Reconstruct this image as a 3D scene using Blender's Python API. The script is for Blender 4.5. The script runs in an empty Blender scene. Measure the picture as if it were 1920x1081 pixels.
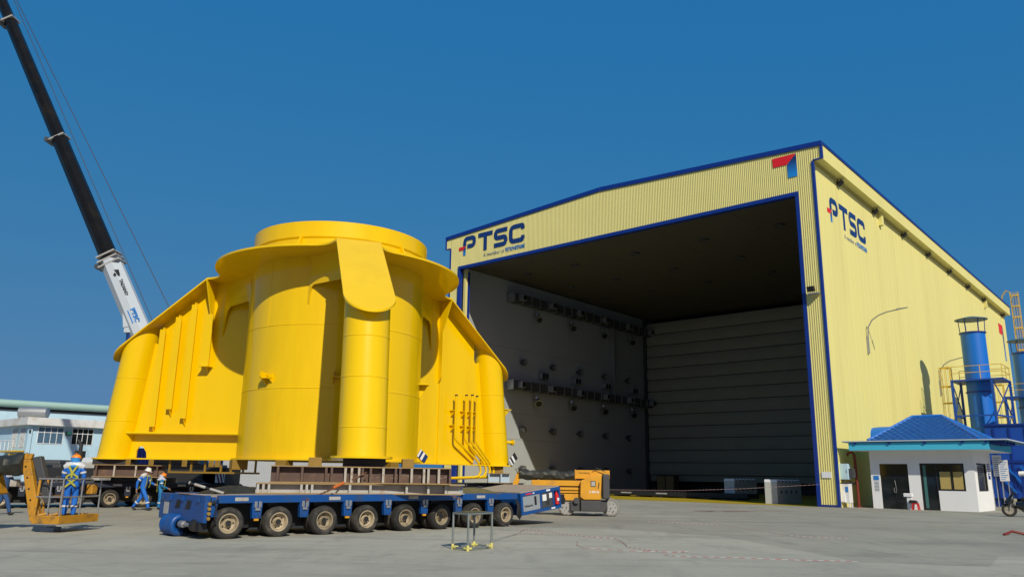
import bpy, bmesh, math, random
from mathutils import Vector, Matrix, Euler
random.seed(7)
PI = math.pi
S = bpy.context.scene
COL = S.collection

# ------------------------------------------------------------------ materials
MATS = {}
def mat(name, col, rough=.6, metal=0., var=.12, scale=1.5, bump=0., bscale=20., coat=0., spec=.5, grime=None, gscale=.6, zs=1., rnd=0.):
    """principled material: colour varied by object-space noise, optional stains with a shape of their own and bump"""
    if name in MATS: return MATS[name]
    m = bpy.data.materials.new(name); m.use_nodes = True
    nt = m.node_tree; N = nt.nodes; L = nt.links
    b = N['Principled BSDF']
    b.inputs['Roughness'].default_value = rough
    b.inputs['Metallic'].default_value = metal
    b.inputs['Specular IOR Level'].default_value = spec
    b.inputs['Coat Weight'].default_value = coat
    b.inputs['Coat Roughness'].default_value = .06
    tc = N.new('ShaderNodeTexCoord')
    nz = N.new('ShaderNodeTexNoise'); nz.inputs['Scale'].default_value = scale; nz.inputs['Detail'].default_value = 6
    mp = N.new('ShaderNodeMapping'); mp.inputs['Scale'].default_value = (1, 1, zs); L.new(tc.outputs['Object'], mp.inputs[0])
    L.new(mp.outputs[0], nz.inputs['Vector'])
    mx = N.new('ShaderNodeMixRGB')
    c = Vector(col[:3])
    mx.inputs[1].default_value = (*(c*(1-var)), 1); mx.inputs[2].default_value = (*(c*(1+var)), 1)
    L.new(nz.outputs['Fac'], mx.inputs[0])
    out = mx.outputs[0]
    if grime:
        n2 = N.new('ShaderNodeTexNoise'); n2.inputs['Scale'].default_value = gscale; n2.inputs['Detail'].default_value = 9; n2.inputs['Roughness'].default_value = .65
        L.new(mp.outputs[0], n2.inputs['Vector'])
        r = N.new('ShaderNodeValToRGB'); r.color_ramp.elements[0].position = .5; r.color_ramp.elements[1].position = .72
        L.new(n2.outputs['Fac'], r.inputs[0])
        m2 = N.new('ShaderNodeMixRGB'); m2.inputs[2].default_value = (*grime, 1)
        L.new(r.outputs[0], m2.inputs[0]); L.new(out, m2.inputs[1]); out = m2.outputs[0]
    if rnd:
        oi = N.new('ShaderNodeObjectInfo'); mr = N.new('ShaderNodeMapRange'); mr.inputs['To Min'].default_value = 1-rnd; mr.inputs['To Max'].default_value = 1+rnd
        L.new(oi.outputs['Random'], mr.inputs['Value']); hv = N.new('ShaderNodeHueSaturation'); L.new(mr.outputs[0], hv.inputs['Value']); L.new(out, hv.inputs['Color']); out = hv.outputs[0]
    L.new(out, b.inputs['Base Color'])
    if bump:
        n3 = N.new('ShaderNodeTexNoise'); n3.inputs['Scale'].default_value = bscale; n3.inputs['Detail'].default_value = 5
        L.new(tc.outputs['Object'], n3.inputs['Vector'])
        bp = N.new('ShaderNodeBump'); bp.inputs['Strength'].default_value = bump; bp.inputs['Distance'].default_value = .05
        L.new(n3.outputs['Fac'], bp.inputs['Height']); L.new(bp.outputs[0], b.inputs['Normal'])
    MATS[name] = m
    return m

YEL = mat('yellow_paint', (.80, .520, .0), .38, 0, .06, .7, .03, 1.2, coat=.4, spec=.15, zs=.2, grime=(.72, .45, .0), gscale=.5)
YELD = mat('yellow_primer_steel', (.24, .14, .015), .6, 0, .25, 2)
BLUE = mat('trailer_blue', (.003, .062, .25), .42, 0, .15, 2, grime=(.035, .055, .10), gscale=2.2, coat=.1, zs=.6)
NAVY = mat('trim_blue', (.002, .026, .22), .45, 0, .08, 1, coat=.1)
STKB = mat('stack_blue', (.004, .14, .55), .42, 0, .08, .8)
CREAM = mat('cladding_cream', (.66, .60, .23), .55, 0, .05, .4, spec=.3)
CREAM2 = mat('side_cladding_cream', (.75, .68, .245), .6, 0, .05, .25, spec=.25, grime=(.68, .615, .22), gscale=.35, zs=.12)
LINING = mat('grey_lining', (.34, .365, .365), .7, 0, .08, .3)
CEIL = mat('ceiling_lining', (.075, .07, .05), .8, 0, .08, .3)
CURT = mat('curtain_fabric', (.30, .295, .24), .85, 0, .12, .5, .35, .8)
DARK = mat('black_steel', (.012, .012, .013), .6, 0, .3, 3)
DGREY = mat('dark_grey_paint', (.05, .052, .055), .55, 0, .15, 2)
GREY = mat('grey_paint', (.26, .29, .31), .5, 0, .1, 2, grime=(.2, .19, .17), gscale=2)
LGREY = mat('light_grey_steel', (.38, .38, .355), .55, 0, .12, 2, grime=(.3, .24, .17), gscale=2.5)
GALV = mat('galvanised_steel', (.38, .39, .39), .42, .7, .15, 4)
RUST = mat('brown_primer_steel', (.085, .048, .036), .65, 0, .3, 3, grime=(.15, .09, .05), gscale=2.5)
RUSTE = mat('rusty_ochre_edge', (.30, .20, .08), .7, 0, .3, 4)
WPRIM = mat('white_rusty_stiffener', (.40, .36, .30), .7, 0, .2, 6, grime=(.22, .13, .07), gscale=6)
RUBBER = mat('tyre_rubber', (.022, .021, .019), .85, 0, .35, 4, .3, 25, grime=(.085, .075, .058), gscale=3, rnd=.35)
DUSTY = mat('solid_grey_tyre', (.23, .22, .20), .85, 0, .15, 5)
RIM = mat('cream_rim', (.31, .255, .165), .55, 0, .25, 6, grime=(.09, .065, .042), gscale=4, rnd=.3)
DECKM = mat('sandy_deck', (.33, .28, .22), .85, 0, .15, 2.5, .2, 20)
ORANGE = mat('lift_orange', (.64, .305, .010), .45, 0, .1, 2, coat=.1, grime=(.45, .22, .03), gscale=2.2)
ORANGED = mat('worn_lift_orange', (.46, .22, .014), .5, 0, .25, 3, grime=(.12, .08, .04), gscale=4)
TARP = mat('dark_green_tarp', (.024, .026, .02), .55, 0, .3, 2, .5, 6)
OLIVE = mat('olive_tarp', (.12, .105, .04), .8, 0, .2, 3, .5, 8)
WHITE = mat('white_paint', (.72, .73, .73), .5, 0, .04, 1)
SHEDW = mat('grey_white_sheeting', (.36, .38, .40), .7, 0, .1, 1)
OFFW = mat('white_render_wall', (.76, .77, .76), .8, 0, .05, 1.5)
CYAN = mat('cyan_fascia', (.06, .47, .66), .5, 0, .06, 1)
TILE = mat('blue_roof_tile', (.022, .115, .35), .4, 0, .2, 2)
TRIMW = mat('pale_gutter', (.5, .56, .62), .5)
BLUEW = mat('pale_blue_render', (.42, .60, .72), .8, 0, .05, .6, grime=(.36, .52, .62), gscale=.5)
MINT = mat('mint_roof', (.27, .42, .38), .6, 0, .06, .3)
PARA = mat('weathered_white_concrete', (.60, .61, .60), .8, 0, .08, .6, grime=(.45, .38, .28), gscale=.5)
GLASS = mat('dark_window_glass', (.012, .016, .018), .06, 0, .2, 1, spec=.6)
CGLASS = mat('curtained_window_glass', (.07, .13, .20), .12, 0, .5, 3, spec=.6)
BLIND = mat('tan_blind', (.42, .32, .10), .7, 0, .08, 3)
RED = mat('red_paint', (.62, .02, .02), .45, 0, .08, 2)
REDB = mat('dark_red_pipe', (.17, .02, .012), .5)
LRED = mat('logo_red', (.72, .01, .015), .5, 0, .03, 1)
LBLUE = mat('logo_navy', (.006, .035, .16), .5, 0, .03, 1)
LGBLUE = mat('logo_light_blue', (.02, .19, .55), .5, 0, .03, 1)
LGREYT = mat('logo_grey', (.22, .25, .30), .5, 0, .03, 1)
CRWHITE = mat('crane_white', (.47, .52, .56), .4, 0, .08, .6, coat=.2)
CRBLACK = mat('crane_boom_black', (.006, .0055, .005), .3, 0, .3, .5, spec=.25, grime=(.016, .012, .007), gscale=.8)
CHROME = mat('chrome_rod', (.7, .7, .7), .15, 1)
SKIN = mat('skin', (.36, .20, .13), .6)
CLOTH = mat('blue_coverall', (.008, .13, .52), .8, 0, .15, 6, .4, 14)
CLOTHT = mat('teal_coverall', (.012, .16, .36), .8, 0, .15, 6, .4, 14)
CLOTHD = mat('dark_blue_workwear', (.02, .07, .20), .85, 0, .2, 6, .3, 14)
BOOT = mat('black_boot', (.012, .011, .01), .6)
HATW = mat('white_helmet', (.72, .72, .70), .35)
HATO = mat('orange_helmet', (.85, .24, .01), .35)
STRAP = mat('harness_webbing', (.33, .33, .04), .8)
SCARF = mat('blue_scarf', (.03, .23, .55), .9, 0, .2, 8)
HOOD = mat('pale_check_cloth', (.45, .48, .58), .9, 0, .3, 12)
SILVER = mat('reflective_tape', (.55, .56, .56), .4)
CONC = mat('concrete_block', (.50, .51, .49), .85, 0, .1, 2, .2, 12)
SCAF = mat('scaffold_tube', (.22, .25, .24), .5, .4, .2, 4)
YFIT = mat('pale_yellow_fitting', (.62, .56, .16), .6)
YLAD = mat('ladder_yellow', (.62, .40, .03), .5)
TRED = mat('tape_red', (.40, .13, .11), .6, 0, .1, 3)
TWHT = mat('tape_white', (.46, .43, .40), .6, 0, .1, 3)
GOLD = mat('brass_fitting', (.50, .30, .06), .4, .6)
CHAIN = mat('rusty_chain', (.20, .10, .05), .6, .3, .3, 8)
GREEN = mat('floodlight_green_glass', (.10, .55, .32), .2)
CABLE = mat('steel_cable', (.012, .016, .03), .5, .4)

def gradient_mat():
    m = bpy.data.materials.new('logo_blue_fade'); m.use_nodes = True
    nt = m.node_tree; b = nt.nodes['Principled BSDF']; b.inputs['Roughness'].default_value = .5
    tc = nt.nodes.new('ShaderNodeTexCoord'); sp = nt.nodes.new('ShaderNodeSeparateXYZ'); r = nt.nodes.new('ShaderNodeValToRGB')
    nt.links.new(tc.outputs['Generated'], sp.inputs[0]); nt.links.new(sp.outputs['Z'], r.inputs[0]); nt.links.new(r.outputs[0], b.inputs['Base Color'])
    r.color_ramp.elements[0].position = .15; r.color_ramp.elements[0].color = (.01, .22, .62, 1)
    r.color_ramp.elements[1].position = .75; r.color_ramp.elements[1].color = (.006, .03, .15, 1)
    return m
LFADE = gradient_mat()

def ground_mat(name='concrete_apron', k=1.):
    m = bpy.data.materials.new(name); m.use_nodes = True
    nt = m.node_tree; N = nt.nodes; L = nt.links; b = N['Principled BSDF']; b.inputs['Roughness'].default_value = .85; b.inputs['Specular IOR Level'].default_value = .3
    tc = N.new('ShaderNodeTexCoord')
    def noise(scale, det=8, rough=.6, sx=1, sy=1):
        mp = N.new('ShaderNodeMapping'); mp.inputs['Scale'].default_value = (sx, sy, 1); mp.inputs['Rotation'].default_value = (0, 0, -.72)
        L.new(tc.outputs['Object'], mp.inputs[0])
        n = N.new('ShaderNodeTexNoise'); n.inputs['Scale'].default_value = scale; n.inputs['Detail'].default_value = det; n.inputs['Roughness'].default_value = rough
        L.new(mp.outputs[0], n.inputs['Vector']); return n.outputs['Fac']
    def ramp(f, p0, p1):
        r = N.new('ShaderNodeValToRGB'); r.color_ramp.elements[0].position = p0; r.color_ramp.elements[1].position = p1; L.new(f, r.inputs[0]); return r.outputs[0]
    def mix(f, a, c2):
        x = N.new('ShaderNodeMixRGB'); L.new(f, x.inputs[0])
        if isinstance(a, tuple): x.inputs[1].default_value = (*a, 1)
        else: L.new(a, x.inputs[1])
        x.inputs[2].default_value = (*c2, 1); return x.outputs[0]
    c = mix(ramp(noise(.16, 6, .6, 1, .5), .36, .68), (.36, .355, .312), (.27, .265, .238))
    c = mix(ramp(noise(.5, 9, .72, .3, 1.3), .50, .72), c, (.215, .21, .195))
    c = mix(ramp(noise(1.1, 9, .7, 1, .25), .52, .75), c, (.225, .22, .205))
    c = mix(ramp(noise(4., 8, .7, .4, 1), .54, .78), c, (.41, .40, .35))
    c = mix(ramp(noise(.35, 9, .8, .12, 2.2), .60, .70), c, (.19, .182, .165))
    c = mix(ramp(noise(.25, 8, .7), .62, .72), c, (.30, .27, .215))
    c = mix(ramp(noise(20, 4, .7), .63, .76), c, (.19, .185, .17))
    # saw-cut slab joints
    br = N.new('ShaderNodeTexBrick'); br.offset = 0; br.inputs['Scale'].default_value = 1; br.inputs['Brick Width'].default_value = 6; br.inputs['Row Height'].default_value = 6
    br.inputs['Mortar Size'].default_value = .012; br.inputs['Color1'].default_value = (1, 1, 1, 1); br.inputs['Color2'].default_value = (1, 1, 1, 1); br.inputs['Mortar'].default_value = (.62, .62, .62, 1)
    mp = N.new('ShaderNodeMapping'); mp.inputs['Rotation'].default_value = (0, 0, .7177); L.new(tc.outputs['Object'], mp.inputs[0]); L.new(mp.outputs[0], br.inputs['Vector'])
    x = N.new('ShaderNodeMixRGB'); x.blend_type = 'MULTIPLY'; x.inputs[0].default_value = .55; L.new(c, x.inputs[1]); L.new(br.outputs['Color'], x.inputs[2])
    gm = N.new('ShaderNodeMixRGB'); gm.blend_type = 'MULTIPLY'; gm.inputs[0].default_value = 1; gm.inputs[2].default_value = (k*1.02, k*1.01, k*.93, 1); L.new(x.outputs[0], gm.inputs[1])
    L.new(gm.outputs[0], b.inputs['Base Color'])
    bp = N.new('ShaderNodeBump'); bp.inputs['Strength'].default_value = .25; bp.inputs['Distance'].default_value = .02
    L.new(noise(9, 8, .7), bp.inputs['Height']); L.new(bp.outputs[0], b.inputs['Normal'])
    return m

# ------------------------------------------------------------------ mesh helpers
class MB:
    def __init__(s): s.bm = bmesh.new(); s.T = Matrix.Identity(4); s.mi = 0
    def _v(s, p): return s.bm.verts.new(s.T @ Vector(p))
    def _f(s, vs):
        try:
            f = s.bm.faces.new(vs); f.material_index = s.mi; return f
        except ValueError: return None
    def hexa(s, p):
        v = [s._v(q) for q in p]
        for i in ((3, 2, 1, 0), (4, 5, 6, 7), (0, 1, 5, 4), (1, 2, 6, 5), (2, 3, 7, 6), (3, 0, 4, 7)): s._f([v[k] for k in i])
    def box(s, x0, x1, y0, y1, z0, z1):
        s.hexa([(x0, y0, z0), (x1, y0, z0), (x1, y1, z0), (x0, y1, z0), (x0, y0, z1), (x1, y0, z1), (x1, y1, z1), (x0, y1, z1)]); return s
    def bar(s, a, b, w, h=None, up=(0, 0, 1)):
        a = Vector(a); b = Vector(b); h = h or w; d = (b-a).normalized(); u = Vector(up)
        if abs(d.dot(u)) > .98: u = Vector((1, 0, 0))
        x = d.cross(u).normalized()*w/2; y = x.cross(d).normalized()*h/2
        s.hexa([a-x-y, a+x-y, a+x+y, a-x+y, b-x-y, b+x-y, b+x+y, b-x+y]); return s
    def ring(s, c, r, axis, n, phase=0):
        axis = Vector(axis).normalized(); t = Vector((0, 0, 1)) if abs(axis.z) < .9 else Vector((1, 0, 0))
        x = axis.cross(t).normalized(); y = axis.cross(x)
        return [s._v(Vector(c)+x*r*math.cos(2*PI*i/n+phase)+y*r*math.sin(2*PI*i/n+phase)) for i in range(n)]
    def _strip(s, A, B):
        n = len(A)
        for i in range(n): s._f([A[i], A[(i+1) % n], B[(i+1) % n], B[i]])
    def cyl(s, a, b, r0, r1=None, n=16, caps=True):
        a = Vector(a); b = Vector(b); r1 = r0 if r1 is None else r1
        A = s.ring(a, r0, b-a, n); B = s.ring(b, r1, b-a, n); s._strip(A, B)
        if caps: s._f(A[::-1]); s._f(B)
        return s
    def tube(s, pts, r, n=8, caps=True):
        pts = [Vector(p) for p in pts]; prev = None; rings = []
        for i, p in enumerate(pts):
            d = (pts[min(i+1, len(pts)-1)]-pts[max(i-1, 0)]).normalized()
            if prev is None:
                t = Vector((0, 0, 1)) if abs(d.z) < .9 else Vector((1, 0, 0)); x = d.cross(t).normalized()
            else: x = (prev-d*prev.dot(d)).normalized()
            prev = x; y = d.cross(x); rr = r[i] if isinstance(r, (list, tuple)) else r
            rings.append([s._v(p+x*rr*math.cos(2*PI*k/n)+y*rr*math.sin(2*PI*k/n)) for k in range(n)])
        for A, B in zip(rings, rings[1:]): s._strip(A, B)
        if caps: s._f(rings[0][::-1]); s._f(rings[-1])
        return s
    def lathe(s, prof, c=(0, 0, 0), n=64, axis='z', close=False):
        """prof: list of (radius, height)"""
        c = Vector(c); rings = []
        for r, h in prof:
            R = []
            for i in range(n):
                a = 2*PI*i/n; p = (r*math.cos(a), r*math.sin(a), h)
                if axis == 'y': p = (p[0], p[2], -p[1])
                if axis == 'x': p = (p[2], p[0], p[1])
                R.append(s._v(c+Vector(p)))
            rings.append(R)
        for A, B in zip(rings, rings[1:]): s._strip(A, B)
        if close: s._strip(rings[-1], rings[0])
        else: s._f(rings[0][::-1]); s._f(rings[-1])
        return s
    def prism(s, poly, fn, d0, d1):
        """poly of 2-D points, fn(a, b, d) -> 3-D"""
        A = [s._v(fn(a, b, d0)) for a, b in poly]; B = [s._v(fn(a, b, d1)) for a, b in poly]
        s._f(A[::-1]); s._f(B)
        n = len(A)
        for i in range(n): s._f([A[i], A[(i+1) % n], B[(i+1) % n], B[i]])
        return s
    def build(s, name, m, parent=None, bevel=0, smooth=True, seg=2, weld=False):
        bm = s.bm
        if weld: bmesh.ops.remove_doubles(bm, verts=bm.verts, dist=1e-4)
        bmesh.ops.recalc_face_normals(bm, faces=bm.faces)
        ng = [f for f in bm.faces if len(f.verts) > 4]
        if ng: bmesh.ops.triangulate(bm, faces=ng)
        me = bpy.data.meshes.new(name); bm.to_mesh(me); bm.free()
        for x in (m if isinstance(m, (list, tuple)) else [m]): me.materials.append(x)
        if smooth:
            me.shade_smooth(); me.set_sharp_from_angle(angle=math.radians(32))
        o = bpy.data.objects.new(name, me); COL.objects.link(o)
        if parent: o.parent = parent
        if bevel:
            b = o.modifiers.new('bevel', 'BEVEL'); b.width = bevel; b.segments = seg; b.limit_method = 'ANGLE'; b.angle_limit = math.radians(40); b.harden_normals = True
        return o

def tag(o, label=None, cat=None, group=None, kind=None):
    if label: o['label'] = label
    if cat: o['category'] = cat
    if group: o['group'] = group
    if kind: o['kind'] = kind
    return o
def thing(name, label, cat, loc=(0, 0, 0), rz=0, group=None):
    o = bpy.data.objects.new(name, None); COL.objects.link(o); o.location = loc; o.rotation_euler = (0, 0, rz); o.empty_display_size = .3
    return tag(o, label, cat, group)
CH = {}
def children(o): return [c for c in list(COL.objects) if c.parent == o]
def copy_tree(o, parent=None):
    c = o.copy(); COL.objects.link(c)
    if parent: c.parent = parent
    for k in children(o): copy_tree(k, c)
    return c
def rot2(p, a): return (p[0]*math.cos(a)-p[1]*math.sin(a), p[0]*math.sin(a)+p[1]*math.cos(a))

def text_mesh(txt, size, name, m, parent, M, fit=None, depth=.004, bold=0):
    cu = bpy.data.curves.new('lettering', 'FONT'); cu.body = txt; cu.size = size; cu.extrude = depth; cu.offset = bold; cu.resolution_u = 2
    o = bpy.data.objects.new('lettering', cu); COL.objects.link(o)
    bpy.context.view_layer.update()
    me = bpy.data.meshes.new_from_object(o.evaluated_get(bpy.context.evaluated_depsgraph_get()))
    bpy.data.objects.remove(o); bpy.data.curves.remove(cu)
    xs = [v.co.x for v in me.vertices]; w = max(xs)-min(xs)
    sx = fit/w if fit else 1
    me.transform(M @ Matrix.Diagonal((sx, 1, 1, 1)) @ Matrix.Translation((-min(xs), 0, 0)))
    me.name = name; me.materials.clear(); me.materials.append(m)
    o = bpy.data.objects.new(name, me); COL.objects.link(o); o.parent = parent
    return o

def stroke(pts, w, rad=0, n=4):
    """thick polyline (2-D) as list of quads; corners of the path rounded by rad"""
    P = [Vector(p) for p in pts]; Q = [P[0]]
    for i in range(1, len(P)-1):
        a, b, c = P[i-1], P[i], P[i+1]; r = min(rad, (a-b).length*.48, (c-b).length*.48)
        if r <= 0: Q.append(b); continue
        p0 = b+(a-b).normalized()*r; p1 = b+(c-b).normalized()*r
        for k in range(n+1):
            t = k/n; Q.append((1-t)**2*p0+2*t*(1-t)*b+t*t*p1)
    Q.append(P[-1]); Lf, Rt = [], []
    for i, q in enumerate(Q):
        d0 = (q-Q[i-1]).normalized() if i else None; d1 = (Q[i+1]-q).normalized() if i < len(Q)-1 else None
        d0 = d0 or d1; d1 = d1 or d0
        n0 = Vector((-d0.y, d0.x)); n1 = Vector((-d1.y, d1.x)); mm = (n0+n1).normalized(); k = w/2/max(.35, mm.dot(n0))
        Lf.append(q+mm*k); Rt.append(q-mm*k)
    return [(Lf[i], Rt[i], Rt[i+1], Lf[i+1]) for i in range(len(Q)-1)]

# ------------------------------------------------------------------ camera, light, sky
H_CAM, F_PX, PITCH, ROLL = 1.7322, 1471.134, .23267, .01526
cam = bpy.data.cameras.new('camera'); co = bpy.data.objects.new('camera', cam); COL.objects.link(co)
cam.sensor_width = 36; cam.lens = 36*F_PX/1920; cam.clip_end = 5000; cam.clip_start = .1
co.matrix_world = Matrix.Translation((0, 0, H_CAM)) @ Matrix.Rotation(PI/2+PITCH, 4, 'X') @ Matrix.Rotation(ROLL, 4, 'Z')
S.camera = co
SUN_DIR = Vector((-.447, 1.343, -1.03)).normalized()
sl = bpy.data.lights.new('sun', 'SUN'); sl.energy = 4.1; sl.angle = math.radians(.55); sl.color = (1, .93, .78)
so = bpy.data.objects.new('sun', sl); COL.objects.link(so); so.rotation_euler = SUN_DIR.to_track_quat('-Z', 'Y').to_euler(); so.location = (20, -40, 60)
w = bpy.data.worlds.new('World'); S.world = w; w.use_nodes = True
nt = w.node_tree; bg = nt.nodes['Background']
sky = nt.nodes.new('ShaderNodeTexSky'); sky.sky_type = 'NISHITA'; sky.sun_disc = False
sky.sun_elevation = math.asin(-SUN_DIR.z); sky.sun_rotation = math.atan2(-SUN_DIR.x, -SUN_DIR.y)
sky.air_density = 1.0; sky.dust_density = 2; sky.ozone_density = 3; sky.altitude = 0
# the sky's own colour: per-channel response so that it stays an even, hazy deep blue
sp = nt.nodes.new('ShaderNodeSeparateColor'); cb = nt.nodes.new('ShaderNodeCombineColor')
nt.links.new(sky.outputs[0], sp.inputs[0])
for i, (k, ref, gm) in enumerate(((.88, 3.57, 1.12), (2.2, 4.99, .28), (4.05, 4.6, .07))):
    d = nt.nodes.new('ShaderNodeMath'); d.operation = 'DIVIDE'; d.inputs[1].default_value = ref; nt.links.new(sp.outputs[i], d.inputs[0])
    p = nt.nodes.new('ShaderNodeMath'); p.operation = 'POWER'; p.inputs[1].default_value = gm; nt.links.new(d.outputs[0], p.inputs[0])
    q = nt.nodes.new('ShaderNodeMath'); q.operation = 'MULTIPLY'; q.inputs[1].default_value = k; nt.links.new(p.outputs[0], q.inputs[0])
    nt.links.new(q.outputs[0], cb.inputs[i])
nt.links.new(cb.outputs[0], bg.inputs['Color'])
bg.inputs['Strength'].default_value = .1
S.view_settings.view_transform = 'Standard'; S.view_settings.look = 'None'; S.view_settings.gamma = 1; S.view_settings.exposure = 0
S.view_settings.use_curve_mapping = False
S.cycles.max_bounces = 8

# ------------------------------------------------------------------ ground
g = MB(); g.mi = 0
g._f([g._v(p) for p in ((-900, -60, 0), (900, -60, 0), (900, 1500, 0), (-900, 1500, 0))])
go = g.build('ground', ground_mat(k=.92), smooth=False); tag(go, 'pale grey concrete apron of the yard', kind='structure')

g = MB(); g._f([g._v((x, y, .004)) for x, y in ((-60, -20), (60, -20), (60, 22.4), (11.76, 19.73), (10.1, 17.31), (7.67, 17.92), (6.43, 25.12), (3.36, 27.56), (-.05, 28.0), (-9, 25.2), (-60, 26.5))])
tag(g.build('concrete_slab', ground_mat('newer_concrete', 1.1), smooth=False), 'lighter newer concrete slab in the foreground', kind='structure')
# ------------------------------------------------------------------ hangar (local x to the right along the front, y into the depth)
TH = .7177495; P0 = Vector((21.241, 52.118, 0)); HR = -TH
HX = Vector((math.cos(HR), math.sin(HR), 0)); HY = Vector((-math.sin(HR), math.cos(HR), 0))
def hw(x, y, z=0): return P0+HX*x+HY*y+Vector((0, 0, z))
W, OV, HE, RISE, HO, PW, LEN, FB = 36.43, .67, 25.04, .95, 21.56, 1.25, 69.7, 23.76
hg = thing('hangar', 'huge cream steel hangar with blue edges and a wide open front', 'hangar', P0, HR)
def roofz(x): return HE+RISE*(1-abs(x+W/2)/(W/2+OV))
m = MB()                                                             # corrugated front cladding
per = .15; prof = [(0, 0), (.08, 0), (.105, .028), (.13, .028), (per, 0)]
def corr(xa, xb, zb):
    x = xa; pts = []
    while x < xb-1e-6:
        for dx, dy in prof[:-1]:
            if x+dx <= xb: pts.append((x+dx, -dy))
        x += per
    pts.append((xb, 0)); vs = []
    for px_, py_ in pts:
        zb_ = zb(px_); vs.append((m._v((px_, py_, zb_)), m._v((px_, py_, roofz(px_)-.04))))
    for a, b in zip(vs, vs[1:]): m._f([a[0], b[0], b[1], a[1]])
corr(-W-OV, -W, lambda x: FB); corr(-W, -W+PW, lambda x: 0.0); corr(-W+PW, -PW, lambda x: HO); corr(-PW, 0, lambda x: 0.0); corr(0, OV, lambda x: FB)
m.build('front_cladding', CREAM, hg, smooth=False)
m = MB(); m.box(-W, -W+.25, .06, LEN, 0, FB+.9)                       # left wall
m.build('left_wall', CREAM, hg)
m = MB(); m.box(-.25, 0, .06, LEN, 0, FB+.9)
for k in range(68):
    if k % 7: y = .06+k*1.0; m.hexa([(-.001, y-.03, .02), (.007, y-.012, .02), (.007, y+.012, .02), (-.001, y+.03, .02), (-.001, y-.03, FB), (.007, y-.012, FB), (.007, y+.012, FB), (-.001, y+.03, FB)])
m.build('side_wall', CREAM2, hg, smooth=False)
m = MB()
for y in [i*6.97 for i in range(1, 10)]: m.box(-.004, .012, y-.025, y+.025, 0, FB)
m.build('side_wall_seam', CREAM2, hg, smooth=False)
m = MB(); m.box(-W+.25, -.25, LEN-.3, LEN, 0, FB+.9); m.build('rear_wall', CREAM, hg)
m = MB()
xs = [-W-OV, -W/2, OV]
for a, b in zip(xs, xs[1:]):
    m.hexa([(a, .05, roofz(a)-.25), (b, .05, roofz(b)-.25), (b, LEN+.4, roofz(b)-.25), (a, LEN+.4, roofz(a)-.25), (a, .05, roofz(a)-.06), (b, .05, roofz(b)-.06), (b, LEN+.4, roofz(b)-.06), (a, LEN+.4, roofz(a)-.06)])
m.build('roof', GREY, hg)
m = MB(); m.box(OV-.06, OV, .02, LEN+.4, FB+.002, HE-.12); m.box(-W-OV, -W-OV+.06, .02, LEN+.4, FB+.002, HE-.12); m.build('eave_fascia', CREAM2, hg)
m = MB(); m.box(.002, OV-.062, .03, LEN+.4, FB, FB+.06); m.box(-W-OV+.062, -W-.002, .03, LEN+.4, FB, FB+.06); m.build('soffit', CREAM2, hg)
m = MB(); m.box(.003, .09, .03, LEN, FB-.22, FB-.003); m.build('soffit_trim', mat('olive_trim', (.45, .37, .1), .6), hg)
m = MB()                                                             # blue roof edge
for a, b in ((-W-OV-.06, -W/2), (-W/2, OV+.06)):
    za, zb = roofz(max(a, -W-OV)), roofz(min(b, OV))
    m.hexa([(a, -.12, za-.32), (b, -.12, zb-.32), (b, .1, zb-.32), (a, .1, za-.32), (a, -.12, za+.03), (b, -.12, zb+.03), (b, .1, zb+.03), (a, .1, za+.03)])
m.box(OV+.002, OV+.07, .1, LEN+.45, HE-.2, HE+.02); m.box(-W-OV-.07, -W-OV-.002, .1, LEN+.45, HE-.2, HE+.02)
m.box(OV-.1, OV+.065, -.1, .1, FB-.02, HE-.33); m.box(-W-OV-.065, -W-OV+.1, -.1, .1, FB-.02, HE-.33)
m.box(.01, OV-.11, -.09, .05, FB-.05, FB+.05); m.box(-W-OV+.11, -W-.01, -.09, .05, FB-.05, FB+.05)
m.build('roof_edge_trim', NAVY, hg, bevel=.015, seg=1)
m = MB()
MB().box(-.1, .08, -.09, .12, 0, FB-.06).build('corner_trim', NAVY, hg, bevel=.015, seg=1); MB().box(-W-.08, -W+.1, -.09, .12, 0, FB-.06).build('corner_trim', NAVY, hg, bevel=.015, seg=1)
m = MB()
m.box(-PW-.16, -PW+.1, -.1, .35, 0, HO-.16); m.box(-W+PW-.1, -W+PW+.16, -.1, .35, 0, HO-.16); m.box(-W+PW-.1, -PW+.1, -.102, .36, HO-.16, HO+.14)
m.build('door_frame', NAVY, hg, bevel=.015, seg=1)
m = MB(); m.box(-PW+.1, -.1, -.075, .05, .02, .14); m.build('base_trim', NAVY, hg)
m = MB(); m.box(-W+PW+.17, -W+PW+.45, .5, .8, 0, HO); m.build('door_guide_column', CREAM, hg)
m = MB(); m.box(-W+PW+.25, -W+PW+.47, .82, 1.1, 0, HO-.3); m.build('door_guide_rail', NAVY, hg)
m = MB(); m.box(-W+.27, -W+PW-.3, 1.5, 1.9, 0, HO+.3); m.build('portal_column', LINING, hg)
m = MB()                                                             # lining of the left wall with joints between courses
for a, b in ((0, 5.3), (5.32, 8.0), (8.02, 14.8), (14.82, 22.2)): m.box(-W+.252, -W+.31, .4, 38.5, a, b)
m.build('left_wall_lining', LINING, hg, bevel=.008, seg=1)
m = MB(); m.box(-.31, -.252, .4, 38.5, 0, 22.2); m.build('right_wall_lining', LINING, hg)
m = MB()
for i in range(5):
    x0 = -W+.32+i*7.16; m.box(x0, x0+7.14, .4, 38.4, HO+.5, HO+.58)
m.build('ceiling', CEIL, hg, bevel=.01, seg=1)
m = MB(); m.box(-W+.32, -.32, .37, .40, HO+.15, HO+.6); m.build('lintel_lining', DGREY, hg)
m = MB()                                                             # closed fabric curtain door at the back of the bay
nb = 13; zb0, zt0 = 2.0, 21.4
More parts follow.
